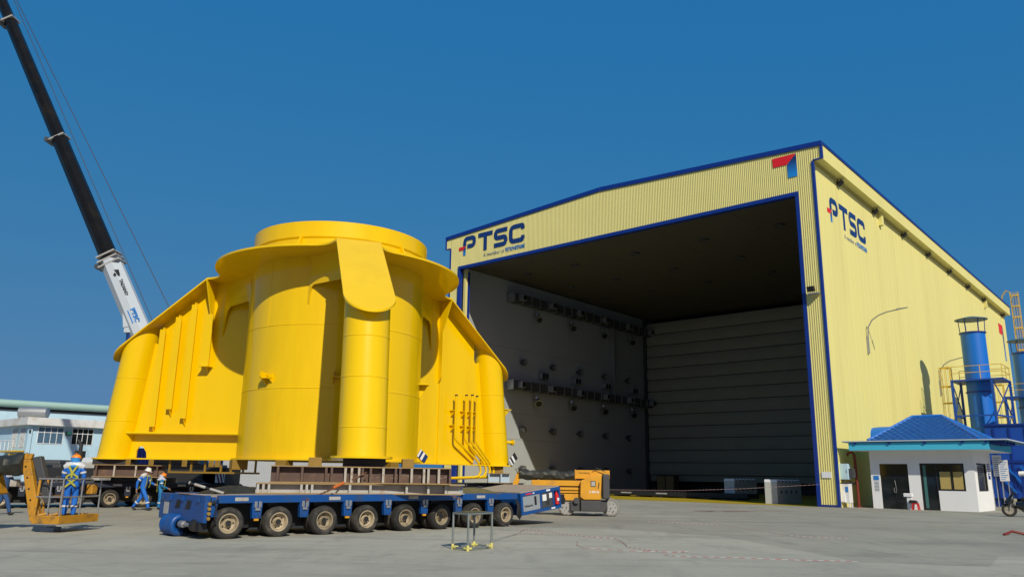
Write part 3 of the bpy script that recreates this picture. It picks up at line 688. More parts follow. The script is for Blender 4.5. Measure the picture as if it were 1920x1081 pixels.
# ------------------------------------------------------------------ exhaust stacks, filter plant, ladders
PLANT = mat('plant_blue', (.004, .06, .32), .5, 0, .1, 1)
def mkstack():
    t = thing('exhaust_stack', 'x', 'exhaust stack', group='blue exhaust stacks beside the hangar')
    R = .93
    m = MB(); m.cyl((0, 0, 0), (0, 0, 14.0), R, n=40)
    o = m.build('pipe', STKB, t)
    m = MB()
    for z in (9.0, 14.0): m.lathe([(R+.001, z-.06), (R+.09, z-.06), (R+.09, z+.03), (R+.001, z+.03)], n=40)
    m.build('flange', NAVY, t)
    m = MB()
    for k in range(6): a = k*PI/3+.2; m.cyl((R*.98*math.cos(a), R*.98*math.sin(a), 14.0), (R*1.05*math.cos(a), R*1.05*math.sin(a), 15.15), .035, n=6)
    m.build('cap_post', NAVY, t)
    m = MB(); m.lathe([(1.25, 15.12), (1.25, 15.17), (.6, 15.34), (.05, 15.45)], n=32); m.build('rain_cap', mat('cap_blue_grey', (.05, .14, .22), .5), t)
    # platform with rails and braced legs
    m = MB(); m.box(-1.75, 2.1, -1.7, 1.7, 9.83, 9.95); m.build('platform', PLANT, t)
    for a, b in ((-1.65, -1.6), (1.25, -1.6), (-1.65, 1.6), (2.0, 1.6)): MB().box(a-.09, a+.09, b-.09, b+.09, 0, 9.82).build('platform_leg', PLANT, t)
    m = MB()
    m.bar((-1.55, -1.6, 6.98), (1.15, -1.6, 6.98), .12); m.bar((-1.65, -1.5, 6.98), (-1.65, 1.5, 6.98), .12); m.bar((1.3, -1.5, 6.98), (1.98, 1.5, 6.98), .12)
    m.bar((-1.65, -1.5, 7.05), (-1.65, 1.5, 9.7), .07); m.bar((-1.65, 1.5, 7.05), (-1.65, -1.5, 9.7), .07); m.bar((1.33, -1.5, 7.05), (1.95, 1.5, 9.7), .07); m.bar((1.95, 1.5, 7.05), (1.33, -1.5, 9.7), .07)
    m.build('brace', PLANT, t)
    m = MB()
    pts = [(-1.7, -1.65), (.5, -1.65), (2.05, -1.65), (2.05, 0), (2.05, 1.65), (.2, 1.65), (-1.7, 1.65)]
    for p in pts: m.cyl((p[0], p[1], 9.96), (p[0], p[1], 11.05), .03, n=6)
    for z in (10.5, 11.05):
        for p, q in zip(pts, pts[1:]): m.cyl((p[0], p[1], z), (q[0], q[1], z), .028, n=6)
    m.build('railing', YLAD, t)
    m = MB()
    for y in (-.25, .25): m.cyl((-2.0, y, .1), (-2.0, y, 11.2), .035, n=6)
    for k in range(36): m.cyl((-2.0, -.25, .4+k*.3), (-2.0, .25, .4+k*.3), .016, n=5)
    m.build('ladder', YLAD, t)
    m = MB(); n = 10
    def cp(i, z): a = PI/2+PI*i/(n-1); return (-2.0+.85*math.cos(a), .42*math.sin(a), z)
    for z in (4.0, 5.4, 6.8, 8.2, 9.6, 11.2):
        for i in range(n-1): m.bar(cp(i, z), cp(i+1, z), .03, .09)
    for i in (0, 2, 3, 5, 6, 8, 9): m.bar(cp(i, 3.9), cp(i, 11.25), .03, .03)
    m.build('ladder_cage', YLAD, t)
    return t
proto_copies(mkstack, [(hw(4.63, 22), HR), (hw(6.7, 32.5, -.6), HR)], ['tall blue exhaust stack with yellow railed platform behind the guard house', 'blue exhaust stack farther back, at the right edge of the picture'])
t = thing('filter_housing', 'big dark blue filter housing right of the guard house', 'filter plant', hw(6.0, 14.5), HR)
m = MB(); m.box(0, 9, 0, 9, .6, 5.75); m.build('housing', mat('filter_blue', (.006, .06, .36), .45, 0, .1, .8), t, bevel=.03)
m = MB()
for k in range(9): m.box(-.06, -.002, .5+k*1.0, .62+k*1.0, .7, 5.6); m.box(.5+k*1.0, .62+k*1.0, -.06, -.002, .7, 5.6)
m.box(-.1, 9.1, -.1, 9.1, 5.752, 5.9)
m.box(-.08, 9, -.08, -.003, 3.1, 3.3)
m.build('stiffener', NAVY, t)
for a, b in ((.3, .3), (8.7, .3), (.3, 8.7), (8.7, 8.7)): MB().box(a-.15, a+.15, b-.15, b+.15, 0, .6).build('foot', NAVY, t)
m = MB()
for k in range(6): m.bar((.2+k*.9, -.15, 2.9), (1.6+k*.9, -.15, 1.0), .1)
m.build('stair_brace', STKB, t)
t = thing('white_pipe', 'bent white pipe in front of the blue filter housing', 'pipe', hw(8.6, 11.5), HR)
m = MB(); m.tube([(-.3, 0, 2.3), (.2, 0, 2.33), (.6, 0, 2.2), (.9, 0, 1.7), (1.0, 0, .8), (1.0, 0, 0)], .17, 12); m.build('pipe', OFFW, t)
m = MB(); m.box(-.2, -.08, -.1, .1, 0, 2.15); m.build('support', NAVY, t)
t = thing('roof_ladder', 'caged yellow ladder tower rising above the far end of the hangar', 'ladder', hw(.95, 70.4), HR)
m = MB()
for y in (-.3, .3): m.cyl((0, y, 0), (0, y, 27), .05, n=6)
for k in range(52): m.cyl((0, -.3, .5+k*.5), (0, .3, .5+k*.5), .03, n=5)
m.build('ladder', YLAD, t)
m = MB()
for z in [4+i*1.5 for i in range(16)]:
    for i in range(9): a, b = PI*i/9-PI/2, PI*(i+1)/9-PI/2; m.bar((.95*math.cos(a), .5*math.sin(a), z), (.95*math.cos(b), .5*math.sin(b), z), .05, .12)
for i in range(0, 10, 1): a = PI*i/9-PI/2; m.bar((.95*math.cos(a), .5*math.sin(a), 3.8), (.95*math.cos(a), .5*math.sin(a), 27), .05, .04)
m.build('cage', YLAD, t)
m = MB(); m.tube([(0, -.3, 27), (-.5, -.3, 27.3), (-1.0, -.3, 26.6), (-1.1, -.3, 25.4)], .05, 6); m.tube([(0, .3, 27), (-.5, .3, 27.3), (-1.0, .3, 26.6), (-1.1, .3, 25.4)], .05, 6); m.build('handrail', YLAD, t)
# second street lamp behind the first stack
t = thing('rear_wall_lamp', 'curved lamp arm on the side wall, left behind the nearer stack', 'street lamp', hw(0, 29.5, 0), HR)
m = MB(); m.tube([(.12, 0, 9.6), (.12, 0, 11.4), (.25, 0, 12.0), (.6, 0, 12.5), (1.1, 0, 12.8), (2.0, 0, 13.0), (2.8, 0, 13.1)], .05, 8); m.build('arm', GALV, t)
m = MB(); m.box(0, .14, -.12, .12, 9.6, 11.0); m.build('wall_bracket', GALV, t)
# motorcycle
t = thing('motorcycle', 'black motorcycle parked right of the guard house', 'motorcycle', (26.0, 42.2, 0), HR+PI+.25)
def wheelmoto(x):
    m = MB(); m.lathe([(.20, -.05), (.27, -.06), (.31, -.03), (.31, .03), (.27, .06), (.20, .05)], (x, 0, .31), 28, 'y', close=True); o = m.build('wheel', RUBBER, t)
    m = MB(); m.lathe([(.17, -.03), (.21, -.035), (.21, .035), (.17, .03)], (x, 0, .31), 24, 'y', close=True)
    for k in range(5): a = 2*PI*k/5; m.bar((x+.03*math.cos(a), 0, .31+.03*math.sin(a)), (x+.18*math.cos(a), 0, .31+.18*math.sin(a)), .03, .04)
    m.cyl((x, -.06, .31), (x, .06, .31), .04, n=10); m.build('rim', RIM, o)
wheelmoto(0); wheelmoto(-1.28)
BLK = mat('black_fairing', (.01, .01, .011), .25, 0, .1, 3, coat=.5)
t.scale = (1.12, 1.12, 1.12)
m = MB(); m.tube([(-1.4, 0, .72), (-1.0, 0, .68), (-.75, 0, .58), (-.5, 0, .48), (-.25, 0, .55)], [.1, .19, .22, .21, .12], 12); m.build('body', BLK, t)
m = MB(); m.tube([(-1.5, 0, .86), (-1.1, 0, .82), (-.65, 0, .78), (-.5, 0, .82)], [.06, .11, .12, .05], 10); m.build('seat', BOOT, t)
m = MB(); m.tube([(.05, 0, .55), (-.08, 0, .75), (-.2, 0, 1.0)], [.16, .15, .06], 10); m.build('front_fairing', BLK, t)
m = MB(); m.tube([(.0, .09, .31), (-.17, .09, .9)], .03, 8); m.tube([(.0, -.09, .31), (-.17, -.09, .9)], .03, 8); m.build('fork', GALV, t)
m = MB(); m.tube([(-.3, .33, 1.06), (-.2, .15, 1.02), (-.2, -.15, 1.02), (-.3, -.33, 1.06)], .022, 8); m.build('handlebar', DARK, t)
for s in (1, -1): m = MB(); m.bar((-.22, s*.3, 1.05), (-.18, s*.36, 1.25), .015); m.box(-.2, -.18, s*.36-.07, s*.36+.07, 1.22, 1.32); m.build('mirror', DARK, t)
m = MB(); m.lathe([(.02, 0), (.07, .03), (.08, .06)], (.08, 0, .8), 14, 'x'); m.build('headlight', LGREY, t)
m = MB(); m.tube([(-.6, -.12, .3), (-1.1, -.14, .33), (-1.5, -.16, .42)], [.03, .05, .055], 10); m.build('exhaust', GALV, t)
m = MB(); m.box(-.85, -.5, -.12, .12, .22, .5); m.build('engine', DGREY, t, bevel=.04)
m = MB(); m.bar((-.7, .15, .25), (-.62, .3, 0), .025); m.build('kickstand', GALV, t)

# ------------------------------------------------------------------ yellow steel transition piece (three legs round a column)
TC = Vector((-7.98, 35.458, 0)); PHI = -1.2555; RL, RC, RLEG, Z0, LEAN, ZC, RK, SL = 10.76, 3.88, .7625, 2.18, .1299, 10.5, 6.35, .75
tp = thing('transition_piece', 'giant glossy yellow steel transition piece with a round collar and three legs', 'steel structure', TC, PHI)
def flz(r): return ZC-SL*max(0, r-RK)
m = MB(); m.lathe([(RC, Z0+.05), (RC, 11.25), (RC+.06, 11.33), (RC+.06, 12.0), (RC-.2, 12.0), (RC-.22, 11.2)], n=128)
m.build('central_column', YEL, tp)
for az in (-112, -52):
    for z0_, z1_ in ((2.3, 4.95), (5.05, 7.55), (7.65, 10.4)):
        m = MB(); m.T = Matrix.Rotation(math.radians(az+(11 if z0_ > 4 else 0)-(23 if z0_ > 7 else 0))-PHI, 4, 'Z'); m.box(RC-.02, RC+.009, -.014, .014, z0_, z1_); m.build('column_seam', YEL, tp, smooth=False)
m = MB()
for z in (5.0, 7.6): m.lathe([(RC+.001, z-.025), (RC+.014, z-.01), (RC+.014, z+.01), (RC+.001, z+.025)], n=128, close=True)
m.build('column_weld', YEL, tp)
m = MB(); m.lathe([(RC-.02, Z0-.02), (RC+.2, Z0-.02), (RC+.2, Z0+.05), (RC-.02, Z0+.05)], n=96, close=True); m.build('column_base_ring', YEL, tp)
# collar: disc with fillets that run into the three arms
HWD, RD, RF = .87, 5.5, 1.15
rcx = math.sqrt((RD+RF)**2-(HWD+RF)**2); th0 = math.atan2(HWD+RF, rcx)
out = []
for k in range(3):
    A = k*2*PI/3; loc = []
    loc.append((RK, -HWD)); loc.append((RK, HWD))
    if rcx < RK: pass
    n = 12; a0 = -PI/2; a1 = -PI+th0                         # fillet circle centre (rcx, HWD+RF)
    for i in range(n+1): a = a0+(a1-a0)*i/n; loc.append((rcx+RF*math.cos(a), HWD+RF+RF*math.sin(a)))
    nb_ = 36; b0, b1 = th0, 2*PI/3-th0
    for i in range(1, nb_): b = b0+(b1-b0)*i/nb_; loc.append((RD*math.cos(b), RD*math.sin(b)))
    for i in range(n, -1, -1):
        a = a0+(a1-a0)*i/n; p = (rcx+RF*math.cos(a), -(HWD+RF+RF*math.sin(a))); loc.append(rot2(p, 2*PI/3))
    out += [rot2(p, A) for p in loc]
m = MB(); m.prism(out, lambda a, b, d: (a, b, d), ZC-.045, ZC+.045); m.build('collar_plate', YEL, tp, bevel=.012)
E_TIP = 11.3
for k in range(3):
    A = k*2*PI/3; M = Matrix.Rotation(A, 4, 'Z')
    nm = ('front', 'right', 'left')[k]
    # sloping flange with a round end
    pl = [(RK+.002, -HWD), (RK+.002, HWD)]; rc = E_TIP-HWD
    for i in range(25): a = PI/2-PI*i/24; pl.append((rc+HWD*math.cos(a), HWD*math.sin(a)))
    m = MB(); m.T = M; m.prism(pl, lambda a, b, d: (a, b, flz(a)+d), -.045, .045); m.build('arm_flange', YEL, tp, bevel=.012)
    # leg
    m = MB(); m.T = M; n = 56; A0, B0 = [], []
    for i in range(n):
        a = 2*PI*i/n; x, y = RL+RLEG*math.cos(a), RLEG*math.sin(a)
        # top: x - tan(lean)*(z-Z0) = r, z = flz(r)-.05
        tl_ = math.tan(LEAN); z = (ZC-.05-SL*(x+tl_*Z0-RK))/(1-SL*tl_)
        A0.append(m._v((x, y, Z0))); B0.append(m._v((x-tl_*(z-Z0), y, z)))
    m._strip(A0, B0); m._f(A0[::-1]); m._f(B0)
    leg = m.build('leg', YEL, tp)
    for zz in ((3.1, 4.7, 6.05) if k == 0 else (3.9, 5.9)):
        m = MB(); m.T = M; c = RL-math.tan(LEAN)*(zz-Z0); m.lathe([(RLEG+.001, zz-.02), (RLEG+.012, zz-.01), (RLEG+.012, zz+.01), (RLEG+.001, zz+.02)], (c, 0, 0), 48, close=True)
        m.build('weld_seam', YEL, leg)
    m = MB(); m.T = M; m.lathe([(RLEG-.05, Z0-.03), (RLEG+.2, Z0-.03), (RLEG+.2, Z0+.04), (RLEG-.05, Z0+.04)], (RL, 0, 0), 40, close=True); m.build('base_ring', YEL, leg)
    # web plate with slots next to the leg
    def inr(z): return RL-RLEG-math.tan(LEAN)*(z-Z0)+.03
    pr = [(RC-.1, Z0+.05), (9.05, Z0+.05)]
    pr += [(9.1, 2.5), (9.3, 2.75), (9.5, 2.75), (9.62, 2.55), (9.62, Z0+.05)]
    pr += [(inr(Z0+.05), Z0+.05), (inr(7.6), 7.6), (9.22, 7.6), (9.1, 7.5), (8.97, 7.6), (8.92, 7.75), (8.92, flz(8.92)-.045)]
    pr += [(RK, ZC-.045), (RC-.1, ZC-.045)]
    m = MB(); m.T = M; m.prism(pr, lambda a, b, d: (a, d, b), -.035, .035); m.build('web_plate', YEL, tp, smooth=False)
    for r_ in (6.9, 8.35):
        m = MB(); m.T = M; m.box(r_-.015, r_+.015, -.041, .041, Z0+.06, flz(r_)-.1); m.build('web_seam', YEL, tp, smooth=False)
    m = MB(); m.T = M
    m.box(RC+.1, RL-.5, -.42, .42, Z0-.015, Z0+.045); m.build('bottom_flange', YEL, tp)
    # arched apron plate across each corner between column and web
    for s in (1, -1):
        c0, c1 = Vector((3.50, s*1.60)), Vector((5.78, s*.04)); Ld = (c1-c0).length
        ap = [(0, ZC-.046), (0, 10.3), (.10, 10.28), (.16, 10.15), (.16, 9.95), (.10, 9.82), (0, 9.8), (0, 8.5), (.10, 8.45), (.14, 8.9), (.2, 9.12), (.34, 9.22), (Ld-.62, 9.22), (Ld-.4, 9.1), (Ld-.24, 8.8), (Ld-.14, 8.3), (Ld-.05, 7.9), (Ld, 7.85), (Ld, ZC-.046)]
        dn = (c1-c0).normalized(); nn = Vector((-dn.y, dn.x))
        m = MB(); m.T = M; m.prism(ap, lambda a, b, d: ((c0+dn*a+nn*d).x, (c0+dn*a+nn*d).y, b), -.025, .025); m.build('apron_plate', YEL, tp, smooth=False)
        # full-depth gusset under the kink
        m = MB(); m.T = M; m.prism([(s*.036, ZC-.05), (s*.9, ZC-.05), (s*.3, 8.9), (s*.3, 6.5), (s*.036, 6.2)], lambda a, b, d: (d, a, b), RK-.03, RK+.03); m.build('kink_gusset', YEL, tp, smooth=False)
    if k == 2:
        s = 1
        for r, zb_ in ((8.78, 3.65), (8.0, 4.45), (7.22, 4.03)):
            zt = flz(r)-.35
            m = MB(); m.T = M; m.box(r-.02, r+.02, .036, .28, zb_, zt); m.box(r-.15, r+.15, .281, .315, zb_, zt-.1)
            m.hexa([(r-.02, .036, zb_-.35), (r+.02, .036, zb_-.35), (r+.02, .06, zb_-.35), (r-.02, .06, zb_-.35), (r-.02, .036, zb_-.002), (r+.02, .036, zb_-.002), (r+.02, .28, zb_-.002), (r-.02, .28, zb_-.002)])
            m.build('web_stiffener', YEL, tp, smooth=False)
        m = MB(); m.T = M; m.box(RK-.18, RK+.18, .3, .335, 6.45, 8.9); m.prism([(RK-.25, .04), (RK+.25, .04), (RK+.25, .5), (RK-.25, .5)], lambda a, b, d: (a, b, d), 6.4, 6.44); m.build('stiffener_cap', YEL, tp, smooth=False)
        m = MB(); m.T = M; m.tube([(4.1, .4, 3.32), (10.2, .4, 3.36)], .055, 8); m.box(4.0, 10.1, .036, .36, 3.28, 3.31)
        m.hexa([(10.1, .036, 3.0), (10.16, .036, 3.0), (10.16, .08, 3.0), (10.1, .08, 3.0), (10.1, .036, 3.3), (10.16, .036, 3.3), (10.16, .42, 3.36), (10.1, .42, 3.36)])
        m.build('walkway_rail', YEL, tp)
        m = MB(); m.T = M; m.box(3.2, 7.75, .12, .2, 1.58, 1.66)
        for r in (7.7, 6.6, 5.9, 5.1, 4.6, 4.0, 3.4): m.box(r-.04, r+.04, .13, .19, 1.661, Z0-.02)
        m.build('hanging_frame', YELD, tp, smooth=False)
        for r in (9.7, 8.5, 6.8, 5.45, 5.15, 3.95):
            m = MB(); m.T = M; m.box(r-.13, r+.13, .40, .43, 1.86, Z0-.018); m.build('lifting_lug', YELD, tp, bevel=.02)
    if k == 1:
        paths = [(7.31, 5.63, 3.47, 8.96, 2.44, 9.22), (8.04, 5.69, 3.42, 9.35, 2.44, 9.62), (8.48, 5.73, 3.35, 9.65, 2.4, 9.92), (8.84, 5.7, 3.31, 9.95, 2.35, 10.22)]
        for r0, zt, zk, r1, z1, r2 in paths:
            m = MB(); m.T = M; y = -.42
            m.tube([(r0, y, zt), (r0, y, zk+.15), (r0+.03, y, zk), (r0+.12, y, zk-.1), (r1-.1, y, z1+.06), (r1+.1, y, z1-.12), (r2, y, 2.05), (r2+.02, y, 1.85), (r2-.1, y+.02, 1.64), (r2-.35, y+.05, 1.58), (r2-2.6, y+.25, 1.5)], .062, 10)
            o = m.build('cable_tube', YEL, tp)
            m = MB(); m.T = M; m.cyl((r0, y, zt), (r0, y, zt+.07), .075, n=10); m.build('tube_cap', DARK, o)
            m = MB(); m.T = M
            for z in (4.9, 4.15): m.box(r0-.08, r0+.08, y+.05, -.036, z-.02, z+.02); m.hexa([(r0-.01, -.1, z-.3), (r0+.01, -.1, z-.3), (r0+.01, -.036, z-.3), (r0-.01, -.036, z-.3), (r0-.01, y, z-.02), (r0+.01, y, z-.02), (r0+.01, -.036, z-.02), (r0-.01, -.036, z-.02)])
            m.build('tube_support', YEL, o)
        m = MB(); m.T = M; m.box(6.42, 6.48, -.1, -.036, 2.3, 9.2); m.build('web_stiffener', YEL, tp, smooth=False)
        m = MB(); m.T = M; c = RL-math.tan(LEAN)*(5.2-Z0); m.hexa([(c+.6, -.15, 4.6), (c+.75, -.15, 4.6), (c+.75, .15, 4.6), (c+.6, .15, 4.6), (c+.6, -.25, 5.2), (c+1.25, -.25, 5.2), (c+1.25, .25, 5.2), (c+.6, .25, 5.2)]); m.box(c+.6, c+1.35, -.3, .3, 5.202, 5.25); m.build('leg_bracket', YEL, leg, smooth=False)
        m = MB(); m.T = M; c = RL-math.tan(LEAN)*(3.5-Z0); m.cyl((c+.6, -.2, 3.45), (c+1.2, -.3, 3.45), .09, n=12); m.cyl((c+1.2, -.3, 3.45), (c+1.26, -.31, 3.45), .17, n=14); m.build('stub_pipe', YEL, leg)
        m = MB(); m.T = M; m.cyl((10.2, .3, flz(10.2)+.04), (10.2, .3, flz(10.2)+.35), .1, n=12); o = m.build('bollard', YEL, tp)
        m = MB(); m.T = M; m.cyl((10.2, .3, flz(10.2)+.35), (10.2, .3, flz(10.2)+.55), .15, n=12); m.build('bollard_cap', DARK, o)
        for r, y_, col in ((5.45, -.05, LBLUE), (11.1, -1.0, DARK)):
            m = MB(); m.T = M @ Matrix.Translation((r, y_-.02, 2.55)) @ Matrix.Rotation(.6 if r < 8 else -.7, 4, 'Y')
            m.mi = 0; m.box(-.3, .3, -.02, 0, -.2, .2); m.mi = 1; m.box(-.07, .07, -.024, -.0205, -.2, .2); m.box(-.3, -.2, -.024, -.0205, -.2, .2)
            m.build('survey_target', [col, WHITE], tp, smooth=False)
# padeyes on the column: (azimuth relative to the view, z)
def padeye(az, z, kind):
    M = Matrix.Rotation(az-PHI, 4, 'Z'); m = MB(); m.T = M
    if kind == 0: m.prism([(RC-.02, z-.28), (RC-.02, z+.2), (RC+.38, z+.28), (RC+.38, z+.05)], lambda a, b, d: (a, d, b), -.03, .03); m.prism([(RC-.02, z-.2), (RC-.02, z+.2), (RC+.3, z+.1)], lambda a, b, d: (a, .3+d, b), -.03, .03); m.box(RC, RC+.3, -.03, .33, z-.02, z+.02)
    else: m.box(RC-.02, RC+.4, -.35, .35, z+.14, z+.2); m.prism([(RC-.02, z-.45), (RC-.02, z+.139), (RC+.36, z+.139), (RC+.1, z-.3)], lambda a, b, d: (a, d, b), -.03, .03)
    m.build('padeye', YEL, tp, smooth=False)
padeye(math.radians(-121), 5.4, 0); padeye(math.radians(-78), 5.45, 0); padeye(math.radians(2), 5.45, 1)
m = MB()                                                             # small upstand brackets above the collar
for az in (-103, -38):
    m.T = Matrix.Rotation(math.radians(az)-PHI, 4, 'Z'); m.prism([(RC-.02, ZC+.05), (RC+.5, ZC+.05), (RC+.1, ZC+.95), (RC-.02, ZC+.95)], lambda a, b, d: (a, d, b), -.035, .035)
m.build('collar_gusset', YEL, tp, smooth=False)
for az in (-103, -38, -145):                                       # pads and brackets under the base
    m = MB(); m.T = Matrix.Rotation(math.radians(az)-PHI, 4, 'Z'); m.box(RC-.3, RC+.34, -.22, .22, Z0-.42, Z0-.022); m.build('base_pad', YELD, tp, bevel=.02)

# ------------------------------------------------------------------ self-propelled trailers
HD = .759; TLOC = Vector((-7.2, 21.25, 0))
TW = 3.0; NAX = 8
def make_trailer():
    t = thing('modular_trailer', 'x', 'heavy trailer', group='blue self-propelled modular trailers')
    x0, x1 = -.75, 10.35
    m = MB(); m.box(x0+.02, x1-.02, .16, TW-.16, .99, 1.08); m.build('deck', DECKM, t)
    m = MB(); m.box(x0+.3, x1-.3, .75, TW-.75, .22, .985); m.build('spine_beam', DARK, t)  # deepened to hide lit ground, standing in for the shade underneath
    for y0, y1 in ((0, .155), (TW-.155, TW)):
        m = MB(); m.box(-.38, x1, y0, y1, .90, 1.1); m.build('edge_beam', BLUE, t, bevel=.012)
    for i in range(NAX-1):
        for y0, y1 in ((.012, .15), (TW-.15, TW-.012)):
            xc = .7+1.4*i
            m = MB(); m.hexa([(xc-.12, y0, .50), (xc+.12, y0, .50), (xc+.12, y1, .50), (xc-.12, y1, .50), (xc-.15, y0, .898), (xc+.15, y0, .898), (xc+.15, y1, .898), (xc-.15, y1, .898)]); o = m.build('lashing_bracket', BLUE, t, bevel=.01)
            if y0 < 1:
                m = MB(); m.box(xc-.1, xc-.02, -.03, y0-.001, .78, .94); m.box(xc+.02, xc+.1, -.03, y0-.001, .78, .94); m.box(xc-.07, xc+.07, -.035, y0-.001, .7, .775); m.build('lashing_ring', GALV, o, bevel=.012)
                m = MB()
                for dx in (-.08, .06): m.cyl((xc+dx+.01, y0-.006, .55), (xc+dx+.01, y0+.02, .55), .016, n=8)
                m.build('bolt_hole', DARK, o)
                if i in (0, 2, 4, 6):
                    m = MB(); m.box(xc-.07, xc+.05, -.015, .06, .44, .495); m.build('marker_lamp', ORANGE, o, bevel=.01)
    for i in (0, 2, 4, 6):                                           # name plates along the edge beam
        m = MB(); m.box(1.4*i+.05, 1.4*i+.42, -.008, -.001, .955, 1.045); m.build('name_plate', LGREY, t)
    m = MB(); m.box(x0, x0+.1, -.02, TW+.02, .42, 1.1); m.box(x0+.1, -.6, -.02, .1, .55, 1.1); o = m.build('end_plate', BLUE, t, bevel=.015)
    m = MB()
    for y in (1.02, 1.72): m.hexa([(x0-.006, y-.14, .72), (x0-.006, y+.2, .72), (x0-.001, y+.2, .72), (x0-.001, y-.14, .72), (x0-.006, y-.2, .95), (x0-.006, y+.08, .95), (x0-.001, y+.08, .95), (x0-.001, y-.2, .95)])
    m.build('recess', DARK, o)
    m = MB(); m.box(x0-.008, x0-.001, 2.35, 2.68, .55, .86); m.build('number_plate', LGREY, o)
    for y in (.35, 1.36, 2.2, 2.8):
        m = MB(); m.hexa([(x0-.05, y-.05, .93), (x0-.05, y+.05, .93), (x0-.001, y+.05, .93), (x0-.001, y-.05, .93), (x0-.02, y-.05, 1.07), (x0-.02, y+.05, 1.07), (x0-.001, y+.05, 1.07), (x0-.001, y-.05, 1.07)]); m.build('end_lug', BLUE, o)
    m = MB(); m.box(x0-.02, x0+.12, .95, 1.75, 1.103, 1.12); m.build('wooden_pad', RUSTE, o)
    m = MB()
    for k in range(5):
        y = 1.55+k*.16; m.tube([(x0+.1-.0, y, .52)]+[(x0+.02-.19*math.sin(PI*i/12), y, .30+.20*math.cos(PI*i/12)) for i in range(13)]+[(x0+.1, y, .1)], .092, 12)
    m.build('ribbed_hood', BLUE, o)
    m = MB(); m.cyl((x0-.02, 1.35, .34), (x0-.02, 1.1, .34), .09, n=12); m.cyl((x0-.02, 1.1, .34), (x0-.02, .62, .34), .05, n=12); m.build('steering_ram', GALV, o)
    m = MB(); m.cyl((x0+.05, .62, .34), (x0+.05, .4, .34), .16, n=16); m.box(x0-.0, x0+.2, .2, .7, .2, .42); m.build('ram_mount', DARK, o)
    m = MB()
    for k in range(4): m.cyl((-.64, -.07, .53+k*.12), (-.64, .1, .53+k*.12), .045, n=12)
    m.build('air_coupling', GOLD, o)
    m = MB(); m.box(-.58, -.4, .0, .12, .56, .9); m.box(-.58, -.45, -.02, .1, .91, 1.06); m.build('valve_box', BLUE, t, bevel=.015)
    m = MB(); m.tube([(-.52, -.03, .98), (-.45, -.05, .8), (-.48, -.04, .6), (-.43, -.03, .42), (-.48, .05, .36)], .022, 8); m.tube([(-.62, -.03, .98), (-.56, -.06, .9), (-.5, -.04, .92)], .025, 8); m.build('hose', DARK, t)
    # axle bogies: dual tyres each side, slightly steered
    for i in range(NAX):
        st = math.radians(-9+1.6*i)
        for side in (0, 1):
            c = Vector((1.4*i, .36 if side == 0 else TW-.36, 0)); M = Matrix.Translation(c) @ Matrix.Rotation(st if side == 0 else st*.6, 4, 'Z'); sg = -1 if side == 0 else 1
            m = MB(); m.T = M; m.box(-.1, .1, -.08, .08, .3, .62); m.hexa([(-.14, -.07, .58), (.14, -.07, .58), (.14, .07, .58), (-.14, .07, .58), (-.3, -.12, .93), (-.05, -.12, .93), (-.05, .12, .93), (-.3, .12, .93)]); m.cyl((0, -.33, .4), (0, .33, .4), .07, n=12); m.cyl((-.2, 0, .94), (-.2, 0, .98), .3, n=20)
            wh = m.build('wheel', DARK, t)
            for yc in (-.2, .2):
                m = MB(); m.T = M
                hwid = .145
                prof = [(.235, -hwid+.01), (.30, -hwid-.012), (.355, -hwid+.005), (.388, -hwid+.05), (.393, -.05), (.384, -.045), (.384, -.03), (.393, -.025), (.394, .0), (.393, .025), (.384, .03), (.384, .045), (.393, .05), (.388, hwid-.05), (.355, hwid-.005), (.30, hwid+.012), (.235, hwid-.01)]
                m.lathe([(r*1.03, h) for r, h in prof], (0, yc, .395), 44, 'y', close=True)
                m.build('tyre', RUBBER, wh)
            yo = sg*.2
            m = MB(); m.T = M
            # rim dish on the outer face
            m.lathe([(.243, sg*(-.14)), (.243, sg*.13), (.252, sg*.15), (.225, sg*.15), (.205, sg*.10), (.19, sg*.03), (.13, sg*.0), (.11, sg*.03), (.08, sg*.03), (.075, sg*.09), (.03, sg*.10), (.01, sg*.10)], (0, yo, .395), 32, 'y')
            rm = m.build('rim', RIM, wh)
            m = MB(); m.T = M
            for k in range(5): a = 2*PI*k/5+i*.7; m.cyl((.155*math.cos(a), yo+sg*.012, .395+.155*math.sin(a)), (.155*math.cos(a), yo+sg*.02, .395+.155*math.sin(a)), .026, n=8)
            m.build('hand_hole', DARK, rm)
    return t
tr = make_trailer(); tr.location = TLOC; tr.rotation_euler = (0, 0, HD); tr['label'] = 'blue eight-axle trailer nearest the camera, under the front yellow leg'
a = math.radians(35); c = copy_tree(tr); c.location = (-22.75, 33.85, 0); c.rotation_euler = (0, 0, a); c['label'] = 'shaded trailer under the left yellow leg, behind the walking man'
c = copy_tree(tr); c.location = (-6.2, 37.2, 0); c.rotation_euler = (0, 0, math.radians(40)); c['label'] = 'trailer under the rear right yellow leg, behind the nearest trailer'

